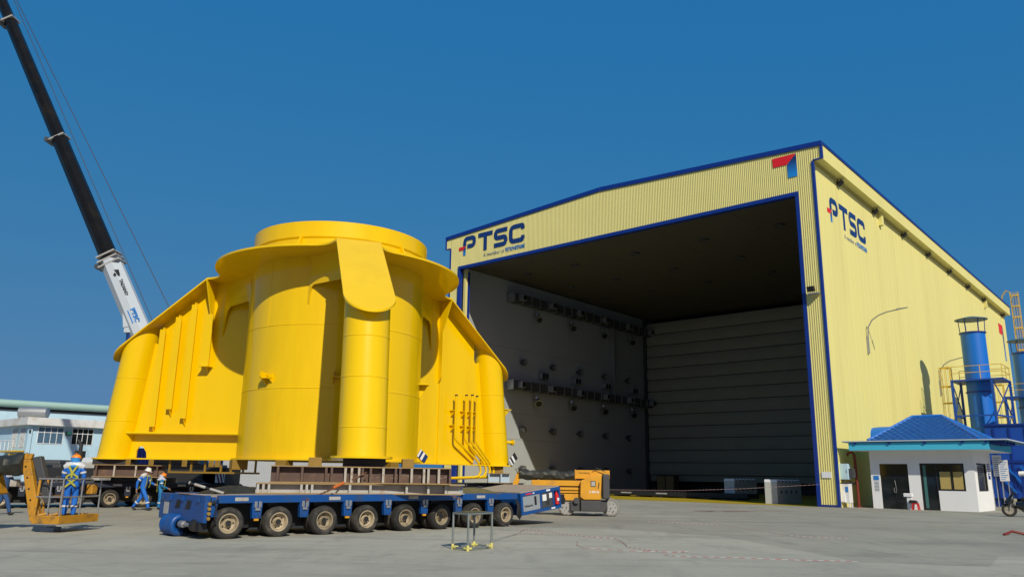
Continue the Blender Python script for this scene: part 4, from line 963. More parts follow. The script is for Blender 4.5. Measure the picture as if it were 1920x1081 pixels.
DKN = mat('shadowed_dirty_navy', (.006, .012, .03), .7, 0, .3, 3)  # rear trailers' blue darkened: shade and dirt put into the colour
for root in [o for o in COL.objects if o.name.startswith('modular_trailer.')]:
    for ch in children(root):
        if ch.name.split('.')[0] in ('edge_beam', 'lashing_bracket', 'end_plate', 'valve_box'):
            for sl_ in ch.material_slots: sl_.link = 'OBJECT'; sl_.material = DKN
def tloc(x, y, z=0): p = rot2((x, y), HD); return Vector((TLOC.x+p[0], TLOC.y+p[1], z))
pp = thing('power_pack', 'blue power pack unit hitched to the right end of the nearest trailer', 'power pack', tloc(10.62, .0, 0), HD)
pp.rotation_euler = Euler((0, -.12, HD), 'XYZ')
m = MB(); L = 2.05
m.box(0, L, 0, .1, .34, .45); m.box(0, L, 0, .1, .98, 1.1); m.box(0, .1, 0, .1, .451, .979); m.box(L-.42, L-.34, 0, .1, .451, .979); m.box(L-.09, L, 0, .1, .451, .979); m.box(.97, 1.05, 0, .1, .451, .979)
m.box(0, .1, .101, TW, .34, 1.1); m.box(L-.1, L, .101, TW, .34, 1.1); m.box(.101, L-.101, TW-.1, TW, .34, 1.1)
m.build('frame', BLUE, pp, bevel=.012)
m = MB(); m.box(.03, L-.03, .03, TW-.05, 1.102, 1.13); m.build('top_deck', DECKM, pp)
o = MB().box(.101, .965, .02, .06, .452, .978).build('grey_door', GREY, pp, bevel=.01)
MB().box(.68, .78, .008, .019, .62, .92).build('door_slot', DARK, o)
text_mesh('Scheuerle', .1, 'lettering', DARK, o, Matrix.Translation((.17, .017, .6)) @ BX, fit=.42, bold=.002)
o = MB().box(1.055, L-.425, .02, .06, .452, .978).build('dark_door', DGREY, pp, bevel=.01)
m = MB(); m.box(1.1, 1.3, .012, .019, .7, .92); m.box(1.45, 1.6, .012, .019, .76, .94); m.build('paper_notice', WHITE, o)
m = MB(); m.box(1.30, 1.33, .008, .019, .55, .72); m.box(1.38, 1.41, .008, .019, .55, .72); m.build('handle', DARK, o)
o = MB().box(.101, L-.101, .2, TW-.11, .40, .97).build('engine_block', DARK, pp)
m = MB(); m.cyl((L-.2, .03, .5), (L-.2, .03, .86), .075, n=14); m.cyl((L-.2, .03, .86), (L-.2, .03, .94), .04, .03, n=12); e = m.build('fire_extinguisher', RED, pp)
m = MB(); m.box(L-.25, L-.15, -.05, -.04, .62, .72); m.build('extinguisher_label', WHITE, e)
m = MB(); m.cyl((L-.2, .03, .94), (L-.2, .03, .98), .03, n=8); m.build('extinguisher_valve', DARK, e)
m = MB(); m.box(.25, .55, -.006, -.001, 1.02, 1.06); m.build('red_marking', LRED, pp)
m = MB(); m.box(.6, .68, -.006, -.001, 1.02, 1.06); m.box(1.3, 1.5, -.006, -.001, 1.02, 1.08); m.box(1.5, 1.7, -.006, -.001, .37, .42); m.build('white_marking', WHITE, pp)
m = MB(); m.box(L+.001, L+.2, .0, .3, .45, .8); m.cyl((L+.1, -.02, .6), (L+.1, .2, .6), .12, n=12); m.build('filter_unit', DARK, pp, bevel=.02)
m = MB()
for k in range(5): m.tube([(-.25+.03*k, .02+.03*k, .96), (-.2+.05*k, -.02+.02*k, .7), (-.25+.06*k, .0+.02*k, .4), (-.1+.03*k, .03, .25+.03*k), (.02, .05+.03*k, .4)], .022, 6)
m.build('hose', DARK, pp)
# canvas on the power pack
def crumple(name, mt, label, cat, loc, rz, sx, sy, h, seed, thick=.02):
    r = random.Random(seed); m = MB(); nx, ny = 26, 14; rows = []
    ph = [(r.uniform(.6, 2.4), r.uniform(.6, 2.4), r.uniform(0, 6)) for _ in range(6)]
    def hh(a, b):
        e = min(1, 4*min(a, 1-a, b, 1-b)+.05); q = sum(math.sin(6*a*p[0]+6*b*p[1]+p[2]) for p in ph)/6
        return max(.01, h*e*(.55+.6*q))
    for j in range(ny+1):
        row = []
        for i in range(nx+1):
            a, b = i/nx, j/ny; row.append(m._v((sx*(a-.5)+.06*math.sin(9*b+seed), sy*(b-.5)+.06*math.sin(8*a+seed), hh(a, b))))
        rows.append(row)
    for A, B in zip(rows, rows[1:]):
        for i in range(nx): m._f([A[i], A[i+1], B[i+1], B[i]])
    base = [m._v((x, y, 0)) for x, y in ((-sx/2, -sy/2), (sx/2, -sy/2), (sx/2, sy/2), (-sx/2, sy/2))]; m._f(base[::-1])
    bo = [v for v in rows[0]]+[r_[-1] for r_ in rows[1:]]+rows[-1][-2::-1]+[r_[0] for r_ in rows[-2:0:-1]]
    low = [m._v(m.T.inverted() @ Vector((v.co.x, v.co.y, 0))) for v in bo]
    m._strip(bo, low)
    o = m.build(name, mt); o.location = loc; o.rotation_euler = (0, 0, rz); tag(o, label, cat); return o
p = tloc(9.4, 1.7, 1.09); crumple('canvas_sheet', OLIVE, 'crumpled olive canvas sheet lying on the right end of the trailer deck', 'canvas', p, HD-.3, 2.1, 1.5, .28, 3)
p = tloc(1.3, 2.5, 1.085); crumple('black_sheet', TARP, 'black plastic sheet heaped on the nearest trailer left of the beams', 'plastic sheet', p, HD+.2, 2.4, .9, .3, 5)
# loose pole across the deck
m = MB(); q0, q1 = tloc(.45, 1.5, 1.1), tloc(-.25, 2.35, 1.38)
def lerp(t_): return q0.lerp(q1, t_)
t = thing('boom_pole', 'long pole with white sleeves leaning up off the nearest trailer deck', 'pole', (0, 0, 0))
m.cyl(q0, q1, .025, n=8); m.build('pole', DARK, t)
m = MB(); m.cyl(lerp(.04), lerp(.42), .033, n=8); m.cyl(lerp(.55), lerp(.85), .036, n=8); m.cyl(lerp(.97), lerp(1.0), .045, n=8); m.build('sleeve', LGREY, t)

# ------------------------------------------------------------------ packing beams under the legs
def ibeam(name, label, loc, rz, L, h, wd, mt, emt, stiff, smt, group=None):
    t = thing(name, label, 'steel beam', loc, rz, group)
    m = MB(); m.box(-L/2, L/2, -.03, .03, .03, h-.03); m.build('web', mt, t)
    m = MB(); m.box(-L/2, L/2, -wd/2, wd/2, 0, .03); m.box(-L/2, L/2, -wd/2, wd/2, h-.03, h); m.build('flange', emt, t)
    for x, k in stiff:
        m = MB(); m.box(L*x-.035, L*x+.035, -wd/2+.01, -.031, .031, h-.031); m.box(L*x-.035, L*x+.035, .031, wd/2-.01, .031, h-.031); m.build('stiffener', smt if k else mt, t)
    return t
sp = [(-.46, 0), (-.33, 0), (-.20, 0), (-.17, 0), (-.095, 1), (-.06, 1), (-.02, 1), (.0, 0), (.045, 0), (.115, 1), (.185, 0), (.21, 0), (.275, 1), (.345, 1), (.37, 1), (.43, 1), (.495, 0)]
b1 = ibeam('packing_beam', 'rusty brown girder with white stiffeners under the front yellow leg', (-4.5, 24.75, 1.40), .2, 5.4, .50, .55, RUST, RUSTE, sp, WPRIM, 'packing beams between trailers and yellow legs')
for k, (x, s_) in enumerate(((-1.2, 'A'), (0.3, 'B'), (1.6, 'C'))): pass
CH_ = mat('chalk_mark', (.32, .27, .24), .9)
m = MB()
rr = random.Random(4)
for cx in (.35, .9, 1.35, 1.85, 2.42):
    for k in range(7):
        x = cx-.16+rr.uniform(0, .3); z = .15+rr.uniform(0, .2); m.box(x, x+rr.uniform(.03, .12), -.033, -.0305, z, z+.012)
m.build('chalk_mark', CH_, b1)
sg = [(-.49, 0), (-.465, 0), (-.44, 0), (-.29, 0), (-.265, 0), (-.24, 0), (-.06, 0), (.04, 0), (.22, 0), (.33, 0), (.42, 0)]
ibeam('packing_beam', 'pale grey spreader beam lying on the nearest trailer deck below the brown girder', (-4.5, 24.7, 1.085), .30, 6.15, .31, .5, LGREY, RUSTE, sg, LGREY, 'packing beams between trailers and yellow legs')
ibeam('packing_beam', 'grey beam behind the spreader beam on the nearest trailer', (-4.2, 25.9, 1.085), .30, 5.6, .31, .5, GREY, LGREY, sg[::2], LGREY, 'packing beams between trailers and yellow legs')
ibeam('packing_beam', 'brown girder behind the first one under the front yellow leg', (-4.5, 25.75, 1.40), .22, 5.2, .50, .55, RUST, RUSTE, sp[::2], RUST, 'packing beams between trailers and yellow legs')
ibeam('packing_beam', 'brown girder under the left yellow leg', (-17.4, 37.0, 1.36), .25, 3.0, .55, .6, RUST, RUSTE, [(-.45, 0), (-.2, 1), (.1, 1), (.4, 0)], WPRIM, 'packing beams between trailers and yellow legs')
ibeam('packing_beam', 'dark spreader beam beneath the left brown girder', (-18.2, 37.6, 1.085), .45, 5.0, .27, .5, DGREY, DGREY, sg[::3], DGREY, 'packing beams between trailers and yellow legs')
ibeam('packing_beam', 'short pale blue grey beam end under the rear right yellow leg', (-.55, 42.2, 1.3), .12, 1.15, .5, .5, mat('blue_grey_web', (.36, .46, .55), .6), RUSTE, [(-.46, 0), (.1, 0)], RUSTE, 'packing beams between trailers and yellow legs')
ibeam('packing_beam', 'dark spreader beam under the rear right yellow leg', (-1.2, 43.2, 1.085), .5, 4.5, .21, .5, DGREY, DGREY, sg[::3], DGREY, 'packing beams between trailers and yellow legs')
# packers between beam and leg
def packer(label, loc, rz, sx, sy, h, mt):
    t = MB().box(-sx/2, sx/2, -sy/2, sy/2, 0, h).build('packing_block', mt, None, bevel=.015); t.location = loc; t.rotation_euler = (0, 0, rz); tag(t, label, 'packing block', 'packing blocks under the yellow legs')
packer('olive packing block under the left edge of the front leg', (-6.0, 24.85, 1.90), .22, .4, .4, .26, YELD)
packer('dark packing block under the middle of the front leg', (-4.55, 25.2, 1.90), .22, 1.3, .6, .26, DARK)
packer('olive packing block under the right edge of the front leg', (-3.2, 25.3, 1.90), .22, .36, .4, .26, YELD)
packer('dark packing block under the left yellow leg', (-18.3, 37.4, 1.91), .25, 1.8, .7, .25, DARK)
packer('ochre packing block under the rear right leg', (-.7, 43.1, 1.8), .12, .7, .6, .36, YELD)
# lashing chains with tensioner
def chain(label, pts, ten):
    t = thing('lashing_chain', label, 'chain', pts[0], 0, 'chains lashing the beams to the nearest trailer'); m = MB(); P = [Vector(p)-Vector(pts[0]) for p in pts]; k = 0
    for a, b in zip(P, P[1:]):
        n = max(2, int((b-a).length/.09))
        for i in range(n):
            p, q = a.lerp(b, i/n), a.lerp(b, (i+.9)/n); m.bar(p, q, .05 if k % 2 else .022, .022 if k % 2 else .05); k += 1
    m.build('links', CHAIN, t)
    m = MB(); a = P[0].lerp(P[-1], .42); b = P[0].lerp(P[-1], .6); m.cyl(a, b, .045, n=8); m.build('tensioner', mat('tensioner_orange', (.5, .12, .02), .5), t)
chain('rusty chain crossing the grey beam left of the front leg', [tloc(2.1, -.04, .95), Vector((-5.05, 24.45, 1.36)), Vector((-4.3, 24.42, 1.75))], 1)
chain('rusty chain at the right end of the brown girder', [tloc(7.7, -.04, .95), tloc(6.9, .1, 1.12), Vector((-2.05, 25.35, 1.38))], 1)

# ------------------------------------------------------------------ people
def person(label, loc, rz, J, extra=(), cloth=CLOTH, scale=1.0, bow=None, build=1.0):
    """J: joint positions (x to the person's right, y forward, z up); one skinned body, clothing as children"""
    V, Ed, R, K = [], [], [], []
    def add(p, r, kind, par=None):
        V.append(Vector(p)); R.append(r); K.append(kind)
        if par is not None: Ed.append((par, len(V)-1))
        return len(V)-1
    b = build
    pel = add(J['pelvis'], .155*b, 'c'); wa = add(J['waist'], .145*b, 'c', pel); ch = add(J['chest'], .165*b, 'c', wa)
    nb = add(J['neck'], .072, 'c', ch); nk = add(Vector(J['neck']).lerp(Vector(J['head']), .42), .058, 's', nb); hd = add(J['head'], .098, 's', nk)
    top = add(Vector(J['head'])+(Vector(J['head'])-Vector(J['neck'])).normalized()*.09, .085, 's', hd)
    for s in ('l', 'r'):
        sh = add(J['sh'+s], .082*b, 'c', ch); el = add(J['el'+s], .062*b, 'c', sh); wr = add(J['wr'+s], .046, 'c', el)
        d = (Vector(J['wr'+s])-Vector(J['el'+s])).normalized(); side = d.cross(Vector((0, 1, 0)))
        side = side.normalized() if side.length > .1 else Vector((1, 0, 0))
        pm = add(Vector(J['wr'+s])+d*.07, .034, 's', wr)
        for f in range(4):
            o = side*(.024*(f-1.5)); ln = (.075, .088, .084, .066)[f]
            k1 = add(V[pm]+o+d*.045, .0095, 's', pm); cv = d.lerp(Vector((0, .6, -.4)).normalized(), .25).normalized()
            k2 = add(V[k1]+cv*ln*.55, .009, 's', k1); add(V[k2]+cv.lerp(Vector((0, .3, -.3)), .4)*ln*.45, .0085, 's', k2)
        tb = add(V[pm]-side*.045+d*.0, .011, 's', pm); add(V[tb]+(d-side*.3).normalized()*.045, .0095, 's', tb)
        hp = add(J['hip'+s], .108*b, 'c', pel); kn = add(J['kn'+s], .082*b, 'c', hp); cf = add(Vector(J['kn'+s]).lerp(Vector(J['an'+s]), .4), .078*b, 'c', kn)
        an = add(J['an'+s], .066, 'c', cf); fd = Vector(J.get('ft'+s, (0, 1, 0))).normalized()
        hl = add(V[an]+Vector((0, 0, -.055))+fd*.03, .05, 'b', an); add(V[hl]+fd*.14+Vector((0, 0, -.005)), .043, 'b', hl)
    me = bpy.data.meshes.new('body'); me.from_pydata([tuple(v) for v in V], Ed, [])
    o = bpy.data.objects.new('body', me); COL.objects.link(o)
    sk = o.modifiers.new('skin', 'SKIN'); sk.use_smooth_shade = True; sk.branch_smoothing = .3
    for d, r in zip(me.skin_vertices[0].data, R): d.radius = (r, r)
    me.skin_vertices[0].data[0].use_root = True
    sb = o.modifiers.new('sub', 'SUBSURF'); sb.levels = 1; sb.render_levels = 1
    bpy.context.view_layer.update()
    m2 = bpy.data.meshes.new_from_object(o.evaluated_get(bpy.context.evaluated_depsgraph_get()))
    bpy.data.objects.remove(o)
    for x in (cloth, SKIN, BOOT): m2.materials.append(x)
    segs = [(V[a], V[b_], K[b_]) for a, b_ in Ed]
    for p in m2.polygons:
        c = p.center; best = None
        for a, b_, k in segs:
            ab = b_-a; t_ = max(0, min(1, (c-a).dot(ab)/max(ab.length_squared, 1e-9))); d = (c-(a+ab*t_)).length
            if best is None or d < best[0]: best = (d, k)
        p.material_index = {'c': 0, 's': 1, 'b': 2}[best[1]]; p.use_smooth = True
    t = thing('person', label, 'person', loc, rz)
    t.scale = (scale,)*3
    body = bpy.data.objects.new('body', m2); COL.objects.link(body); body.parent = t
    # head details
    hv = Vector(J['head']); up = (hv-Vector(J['neck'])).normalized(); fw = Vector(J.get('look', (0, 1, 0))).normalized(); rt = fw.cross(up).normalized(); fw = up.cross(rt)
    HM = Matrix((( rt.x, fw.x, up.x, hv.x), (rt.y, fw.y, up.y, hv.y), (rt.z, fw.z, up.z, hv.z), (0, 0, 0, 1)))
    m = MB(); m.T = HM
    for s in (-1, 1): m.lathe([(.002, -.012), (.012, -.006), (.014, 0), (.012, .006), (.002, .012)], (s*.035, .088, .012), 8)
    m.build('eye', BOOT, t)
    m = MB(); m.T = HM; m.hexa([(-.018, .085, -.035), (.018, .085, -.035), (.018, .06, -.03), (-.018, .06, -.03), (-.008, .092, .015), (.008, .092, .015), (.008, .07, .02), (-.008, .07, .02)]); m.hexa([(-.012, .118, -.032), (.012, .118, -.032), (.016, .085, -.034), (-.016, .085, -.034), (-.007, .1, .0), (.007, .1, .0), (.008, .08, .01), (-.008, .08, .01)]); m.box(-.026, .026, .088, .097, -.062, -.054); m.build('face_features', SKIN, t, bevel=.004)
    m = MB(); m.T = HM
    for s in (-1, 1): m.lathe([(.004, -.03), (.016, -.01), (.018, .01), (.004, .03)], (s*.1, .0, 0), 8)
    m.build('ear', SKIN, t)
    for e in extra: e(t, J, HM)
    return t
def helmet(mt):
    def f(t, J, HM):
        m = MB(); m.T = HM
        prof = [(.001, .165)]; 
        for i in range(1, 9): a = PI/2*(1-i/8); prof.append((.128*math.cos(a), .045+.12*math.sin(a)))
        prof += [(.15, .040), (.15, .034), (.12, .036), (.11, .09), (.001, .14)]
        m.lathe(prof, (0, -.005, 0), 28); h = m.build('helmet', mt, t)
        m = MB(); m.T = HM; m.prism([(-.09, .09), (.09, .09), (.06, .19), (-.06, .19)], lambda a, b, d: (a, b, d), .034, .042); m.box(-.014, .014, -.12, .1, .155, .172); m.build('peak', mt, h)
    return f
def scarf(mt, big=1.0):
    def f(t, J, HM):
        n = Vector(J['neck']); m = MB(); m.T = Matrix.Translation(n)
        m.lathe([(.145*big, -.09), (.165*big, -.05), (.13*big, .0), (.118, .06), (.125, .13), (.118, .18), (.10, .19), (.09, .0), (.12, -.08)], (0, -.01, 0), 22, close=True); m.build('neck_cloth', mt, t)
    return f
def harness(t, J, HM):
    m = MB(); sL, sR, w_, p = [Vector(J[k]) for k in ('shl', 'shr', 'waist', 'pelvis')]
    bk = Vector((0, -.185, 0)); ft = Vector((0, .19, 0)); mid = (sL+sR)/2; xr = (sR-sL)*.3
    def strap(pts): 
        for a, b in zip(pts, pts[1:]): m.bar(a, b, .05, .014, up=(0, 1, 0))
    for s in (-1, 1):
        strap([mid+xr*s+Vector((0, 0, .09)), mid+xr*s*.8+bk*.92, mid+bk+Vector((0, 0, -.18)), w_-xr*s*1.3+bk*.85])
        strap([mid+xr*s+Vector((0, 0, .09)), mid+xr*s+ft*.9, w_+xr*s+ft*.92+Vector((0, 0, -.05)), p+xr*s+ft*.8])
        strap([w_-xr*s*1.3+bk*.85, p+xr*s*1.2+bk*.95+Vector((0, 0, -.1))])
    strap([mid+bk+Vector((0, -.01, -.18)), mid+bk+Vector((0, -.012, -.3))])
    m.build('harness', STRAP, t)
def bands(t, J, HM):
    m = MB()
    def band(a, b, f, r):
        a, b = Vector(J[a]), Vector(J[b]); p = a.lerp(b, f); d = (b-a).normalized(); m.cyl(p-d*.025, p+d*.025, r, r, 16)
    for s in ('l', 'r'): band('kn'+s, 'an'+s, .45, .094); band('sh'+s, 'el'+s, .55, .084)
    m.build('reflective_band', SILVER, t)
def yoke(t, J, HM):
    sL, sR = Vector(J['shl']), Vector(J['shr']); mid = (sL+sR)/2; m = MB()
    m.tube([sL+Vector((-.055, 0, -.02)), sL+Vector((.02, -.01, .02)), mid+Vector((0, -.03, .05)), sR+Vector((-.02, -.01, .02)), sR+Vector((.055, 0, -.02))], [.075, .098, .12, .098, .075], 12); m.build('shoulder_yoke', SILVER, t)

STAND = dict(pelvis=(0, 0, .95), waist=(0, -.01, 1.12), chest=(0, -.01, 1.32), neck=(0, .0, 1.47), head=(0, .02, 1.61), shl=(-.2, -.01, 1.41), shr=(.2, -.01, 1.41), ell=(-.27, .04, 1.12), elr=(.27, .0, 1.12), wrl=(-.24, .26, 1.02), wrr=(.25, .12, .90), hipl=(-.1, 0, .90), hipr=(.1, 0, .90), knl=(-.11, .02, .50), knr=(.11, .02, .50), anl=(-.11, -.02, .10), anr=(.12, -.02, .10), ftl=(-.2, 1, 0), ftr=(.25, 1, 0), look=(0, 1, 0))
WALK = dict(pelvis=(0, 0, .93), waist=(0, .02, 1.10), chest=(0, .05, 1.30), neck=(0, .08, 1.45), head=(0, .12, 1.59), shl=(-.19, .09, 1.39), shr=(.19, .01, 1.39), ell=(-.27, .16, 1.13), elr=(.27, -.15, 1.15), wrl=(-.2, .38, 1.06), wrr=(.24, -.16, .90), hipl=(-.1, -.02, .88), hipr=(.1, .02, .88), knl=(-.1, -.12, .48), knr=(.1, .24, .50), anl=(-.1, -.42, .13), anr=(.1, .36, .10), ftl=(0, 1, -.25), ftr=(0, 1, .15), look=(.1, 1, -.05))
# lift basket frame first: the man stands in it
BK = Vector((-12.45, 22.7, 0))
person('man seen from behind in blue coverall, orange helmet and harness, standing in the lift basket', (-12.42, 23.05, .36), .25, dict(STAND, head=(0, .03, 1.60)), (helmet(HATO), scarf(SCARF, 1.05), harness, bands, yoke), CLOTH, 1.0, build=1.08)
person('man in blue coverall and white helmet walking in profile on the concrete', (-15.85, 35.15, 0), -PI/2-.05, WALK, (helmet(HATW), harness, bands, yoke), CLOTH, 1.02)
person('man with orange helmet and pale neck cloth standing behind the nearest trailer', (-15.5, 36.1, 0), -PI/2+.5, dict(STAND, head=(0, .05, 1.58), wrl=(-.12, .3, 1.02), wrr=(.1, .3, 1.0)), (helmet(HATO), scarf(HOOD, 1.35), harness, bands), CLOTHT, .90)
person('worker in dark blue workwear walking at the left edge behind the orange lift', (-18.85, 30.3, 0), -PI/2+.1, WALK, (helmet(HATW), scarf(HOOD, 1.0)), CLOTHD, 1.0)

# ------------------------------------------------------------------ boom lift with the basket at the left
t = thing('boom_lift', 'orange boom lift entering from the left with tarpaulin round its boom and a railed basket', 'boom lift', (-12.45, 22.7, 0), 0)
bx = lambda x: x+12.45
BM = Matrix.Translation((-.08, .07, 0)) @ Matrix.Rotation(math.radians(-10), 4, 'Z')
bw, b0, b1 = .42, -.5, 1.1
m = MB(); m.T = BM                                                   # basket floor
m.box(-bw+.05, bw-.05, b0+.05, b1-.05, .31, .35); m.box(-bw, bw, b0, b0+.05, .24, .46); m.box(-bw, bw, b1-.05, b1, .24, .46); m.box(-bw, -bw+.05, b0+.051, b1-.051, .24, .46); m.box(bw-.05, bw, b0+.051, b1-.051, .24, .46)
bas = m.build('basket', ORANGED, t, bevel=.01)
m = MB(); m.T = BM
for x, y in ((bw-.03, b0+.03), (bw-.03, .3), (bw-.03, b1-.03), (-bw+.03, b1-.03), (.02, b0+.03)): m.cyl((x, y, .45), (x, y, 1.43), .022, n=8)
for z in (.95, 1.43):
    m.tube([(-bw+.03, b0+.03, z), (bw-.03, b0+.03, z), (bw-.03, b1-.03, z), (-bw+.03, b1-.03, z)], .022, 8)
m.build('basket_rail', GALV, bas)
m = MB(); m.T = BM
for y in (b0+.06, -.15, .5): m.cyl((-bw+.02, y, .42), (-bw+.05, y, 1.45), .033, n=8)
m.bar((-bw+.03, b0+.05, 1.43), (-bw+.03, b1-.05, 1.43), .05); m.bar((-bw+.03, b0+.05, .95), (-bw+.03, b1-.05, .95), .04)
m.box(-.3, -.05, -.3, .05, .36, .48); m.tube([(-.3, -.4, .45), (-.1, -.3, .5), (.05, -.4, .46), (.2, -.3, .5)], .045, 8); m.build('basket_post', ORANGED, bas)
m = MB(); m.T = BM; m.box(-.36, .1, .7, 1.0, .98, 1.3); m.build('control_box', DGREY, bas, bevel=.03)
m = MB(); m.T = BM; m.box(.15, .36, .75, 1.0, 1.0, 1.28); m.build('tool_bag', ORANGED, bas, bevel=.04)
m = MB(); m.T = BM; m.box(bw-.1, bw+.16, b1-.4, b1+.1, 1.40, 1.47); m.build('tool_tray', LGREY, bas)
m = MB(); m.box(-.44, -.08, -.1, .3, .02, .13); m.build('bump_step', mat('step_blue_grey', (.16, .22, .33), .6), bas)
m = MB(); m.hexa([(-1.24, -.12, 1.95), (-.98, -.12, 1.95), (-.98, .0, 1.95), (-1.24, .0, 1.95), (-1.16, -.12, 2.12), (-.95, -.12, 2.1), (-.95, 0, 2.1), (-1.16, 0, 2.12)])
m.hexa([(-.76, -.14, .28), (-.46, -.14, .30), (-.46, .02, .30), (-.76, .02, .28), (-1.24, -.14, 1.95), (-.99, -.14, 1.95), (-.99, .02, 1.95), (-1.24, .02, 1.95)])
m.build('jib', ORANGED, t, bevel=.02)
m = MB(); m.hexa([(-.44, -.1, .75), (-.25, -.1, .78), (-.25, .1, .78), (-.44, .1, .75), (-.97, -.1, 2.0), (-.74, -.1, 2.05), (-.74, .1, 2.05), (-.97, .1, 2.0)]); m.build('jib_cover', DGREY, t, bevel=.02)
m = MB()
for k in range(4): m.cyl((-1.08+.09*k, -.145, 1.75-.3*k), (-1.08+.09*k, -.13, 1.75-.3*k), .03, n=8)
m.build('pin', DARK, t)
m = MB()
rr = random.Random(2)
def bagtube(m, pts, r, n, seed):
    r_ = random.Random(seed); P = [Vector(p) for p in pts]; D = []
    for a, b in zip(P, P[1:]):
        for k in range(14): D.append(a.lerp(b, k/14))
    D.append(P[-1]); rings = []
    for i, p in enumerate(D):
        d = (D[min(i+1, len(D)-1)]-D[max(i-1, 0)]).normalized(); x = d.cross(Vector((0, 0, 1))).normalized(); y = x.cross(d); f = [.92+.10*r_.random()+.10*math.sin(i*.55+k*2.1)+.09*math.sin(i*1.7+k*.9) for k in range(n)]
        rings.append([m._v(p+x*r*f[k]*math.cos(2*PI*k/n)*1.0+y*r*f[k]*math.sin(2*PI*k/n)-Vector((0, 0, .03*math.sin(i*.33)))) for k in range(n)])
    for A, B in zip(rings, rings[1:]): m._strip(A, B)
    m._f(rings[0][::-1]); m._f(rings[-1])
bagtube(m, [(-4.4, .1, 1.72), (-2.4, 0, 1.75), (-1.15, -.04, 1.84)], .30, 11, 3); m.build('boom_tarpaulin', TARP, t)
m = MB(); m.hexa([(-3.6, -.3, .98), (-1.75, -.3, .98), (-1.75, .4, .98), (-3.6, .4, .98), (-3.6, -.25, 1.62), (-1.95, -.25, 1.55), (-1.95, .35, 1.55), (-3.6, .35, 1.62)]); m.build('counterweight', ORANGED, t, bevel=.06)
m = MB(); m.box(-5.3, -3.6, -.1, .6, .5, .96); m.build('chassis', DARK, t, bevel=.04)
for x, y in ((-4.9, -.55), (-3.7, .75), (-4.9, .75)):
    m = MB(); m.cyl((x, y, .38), (x, y+.28, .38), .38, n=24); w_ = m.build('wheel', DUSTY, t, bevel=.03)
m = MB(); m.box(-1.55, -1.36, .0, .2, 1.2, 1.4); m.build('control_panel', LGREY, t, bevel=.02)

# ------------------------------------------------------------------ boom lift behind the power pack
t = thing('boom_lift', 'orange boom lift parked with folded arms in front of the hangar mouth', 'boom lift', (3.55, 36.0, 0), -.06)
lx = lambda x: x-3.55
m = MB(); m.box(-.82, .82, .05, 1.5, .2, .66); m.box(-.36, .52, -.12, .05, .22, .68); m.build('chassis', DGREY, t, bevel=.03)
for x, y in ((-.98, -.12), (.98, -.12), (-.98, 1.35), (.98, 1.35)):
    m = MB(); m.lathe([(.30, 0), (.36, -.0), (.385, .04), (.385, .26), (.36, .3), (.30, .3)], (x, y+.3, .385), 32, 'y', close=True); w_ = m.build('wheel', DUSTY, t)
    m = MB(); m.lathe([(.305, .02), (.30, .27), (.29, .27), (.26, .22), (.10, .22), (.09, .29), (.02, .30)], (x, y+.3, .385), 28, 'y'); rm = m.build('rim', mat('lift_rim_grey', (.30, .30, .29), .6, 0, .1, 6), w_)
    m = MB()
    for k in range(6): a_ = k*PI/3; m.cyl((x+.18*math.cos(a_), y+.02, .385+.18*math.sin(a_)), (x+.18*math.cos(a_), y+.085, .385+.18*math.sin(a_)), .022, n=6)
    m.build('wheel_bolt', DARK, rm)
m = MB()
m.prism([(-.38, .80), (-.22, .70), (.52, .70), (.58, 1.80), (.42, 1.80), (-.02, 1.66), (-.36, 1.52)], lambda a, b, d: (a, d, b), -.18, .55); cv = m.build('turret_cover', ORANGE, t, bevel=.05)
m = MB(); m.box(.08, .3, -.195, -.181, 1.27, 1.52); m.build('data_plate', DGREY, cv); 
m = MB(); m.box(.11, .27, -.2, -.196, 1.30, 1.49); m.build('data_label', LGREY, cv)
text_mesh('E 450 AJ', .14, 'lettering', WHITE, cv, Matrix.Translation((.02, -.184, 1.0)) @ BX, fit=.42, bold=.003)
m = MB(); m.bar((.42, -.19, 1.2), (.45, -.2, 1.45), .03); m.build('latch', DARK, cv)
m = MB(); m.box(.60, .92, -.15, .9, .74, 1.82); m.build('counterweight', DGREY, t, bevel=.06)
m = MB(); m.box(-.6, .95, 0.2, .5, 1.6, 1.98); m.box(-.62, -.55, .18, .52, 1.58, 2.0); m.build('upper_boom', ORANGE, t, bevel=.02)
text_mesh('Articulating', .1, 'lettering', DARK, t, Matrix.Translation((-.45, .195, 1.83)) @ BX, fit=.5)
m = MB(); bagtube(m, [(-3.1, .3, 1.78), (-1.8, .32, 1.72), (-.62, .34, 1.74)], .22, 11, 8); m.build('boom_tarpaulin', TARP, t)
m = MB(); m.hexa([(-3.55, .22, .98), (-3.3, .22, .98), (-3.3, .4, .98), (-3.55, .4, .98), (-3.2, .22, 1.86), (-2.95, .22, 1.86), (-2.95, .4, 1.86), (-3.2, .4, 1.86)]); m.build('jib', ORANGE, t, bevel=.02)
m = MB(); m.tube([(-3.15, .2, 1.8), (-3.3, .18, 1.98), (-3.05, .18, 2.02), (-2.9, .2, 1.9)], .02, 6); m.build('hose', DARK, t)
for z0, z1, x0 in ((1.28, 1.52, -2.55), (1.10, 1.22, -2.2), (.98, 1.06, -2.3), (.66, .94, -2.0)):
    m = MB(); m.box(x0, -.15, .1, .34, z0, z1); m.build('lower_arm', ORANGE, t, bevel=.015)
m = MB(); m.box(-1.9, -.4, .16, .28, 1.225, 1.275); m.box(-1.9, -.4, .16, .28, 1.065, 1.095); m.box(-1.9, -.4, .16, .28, .945, .975); m.build('arm_cylinder', DARK, t)
m = MB(); m.cyl((-.55, -.1, .66), (-.55, .3, .66), .13, n=20); m.build('swing_motor', DGREY, t)
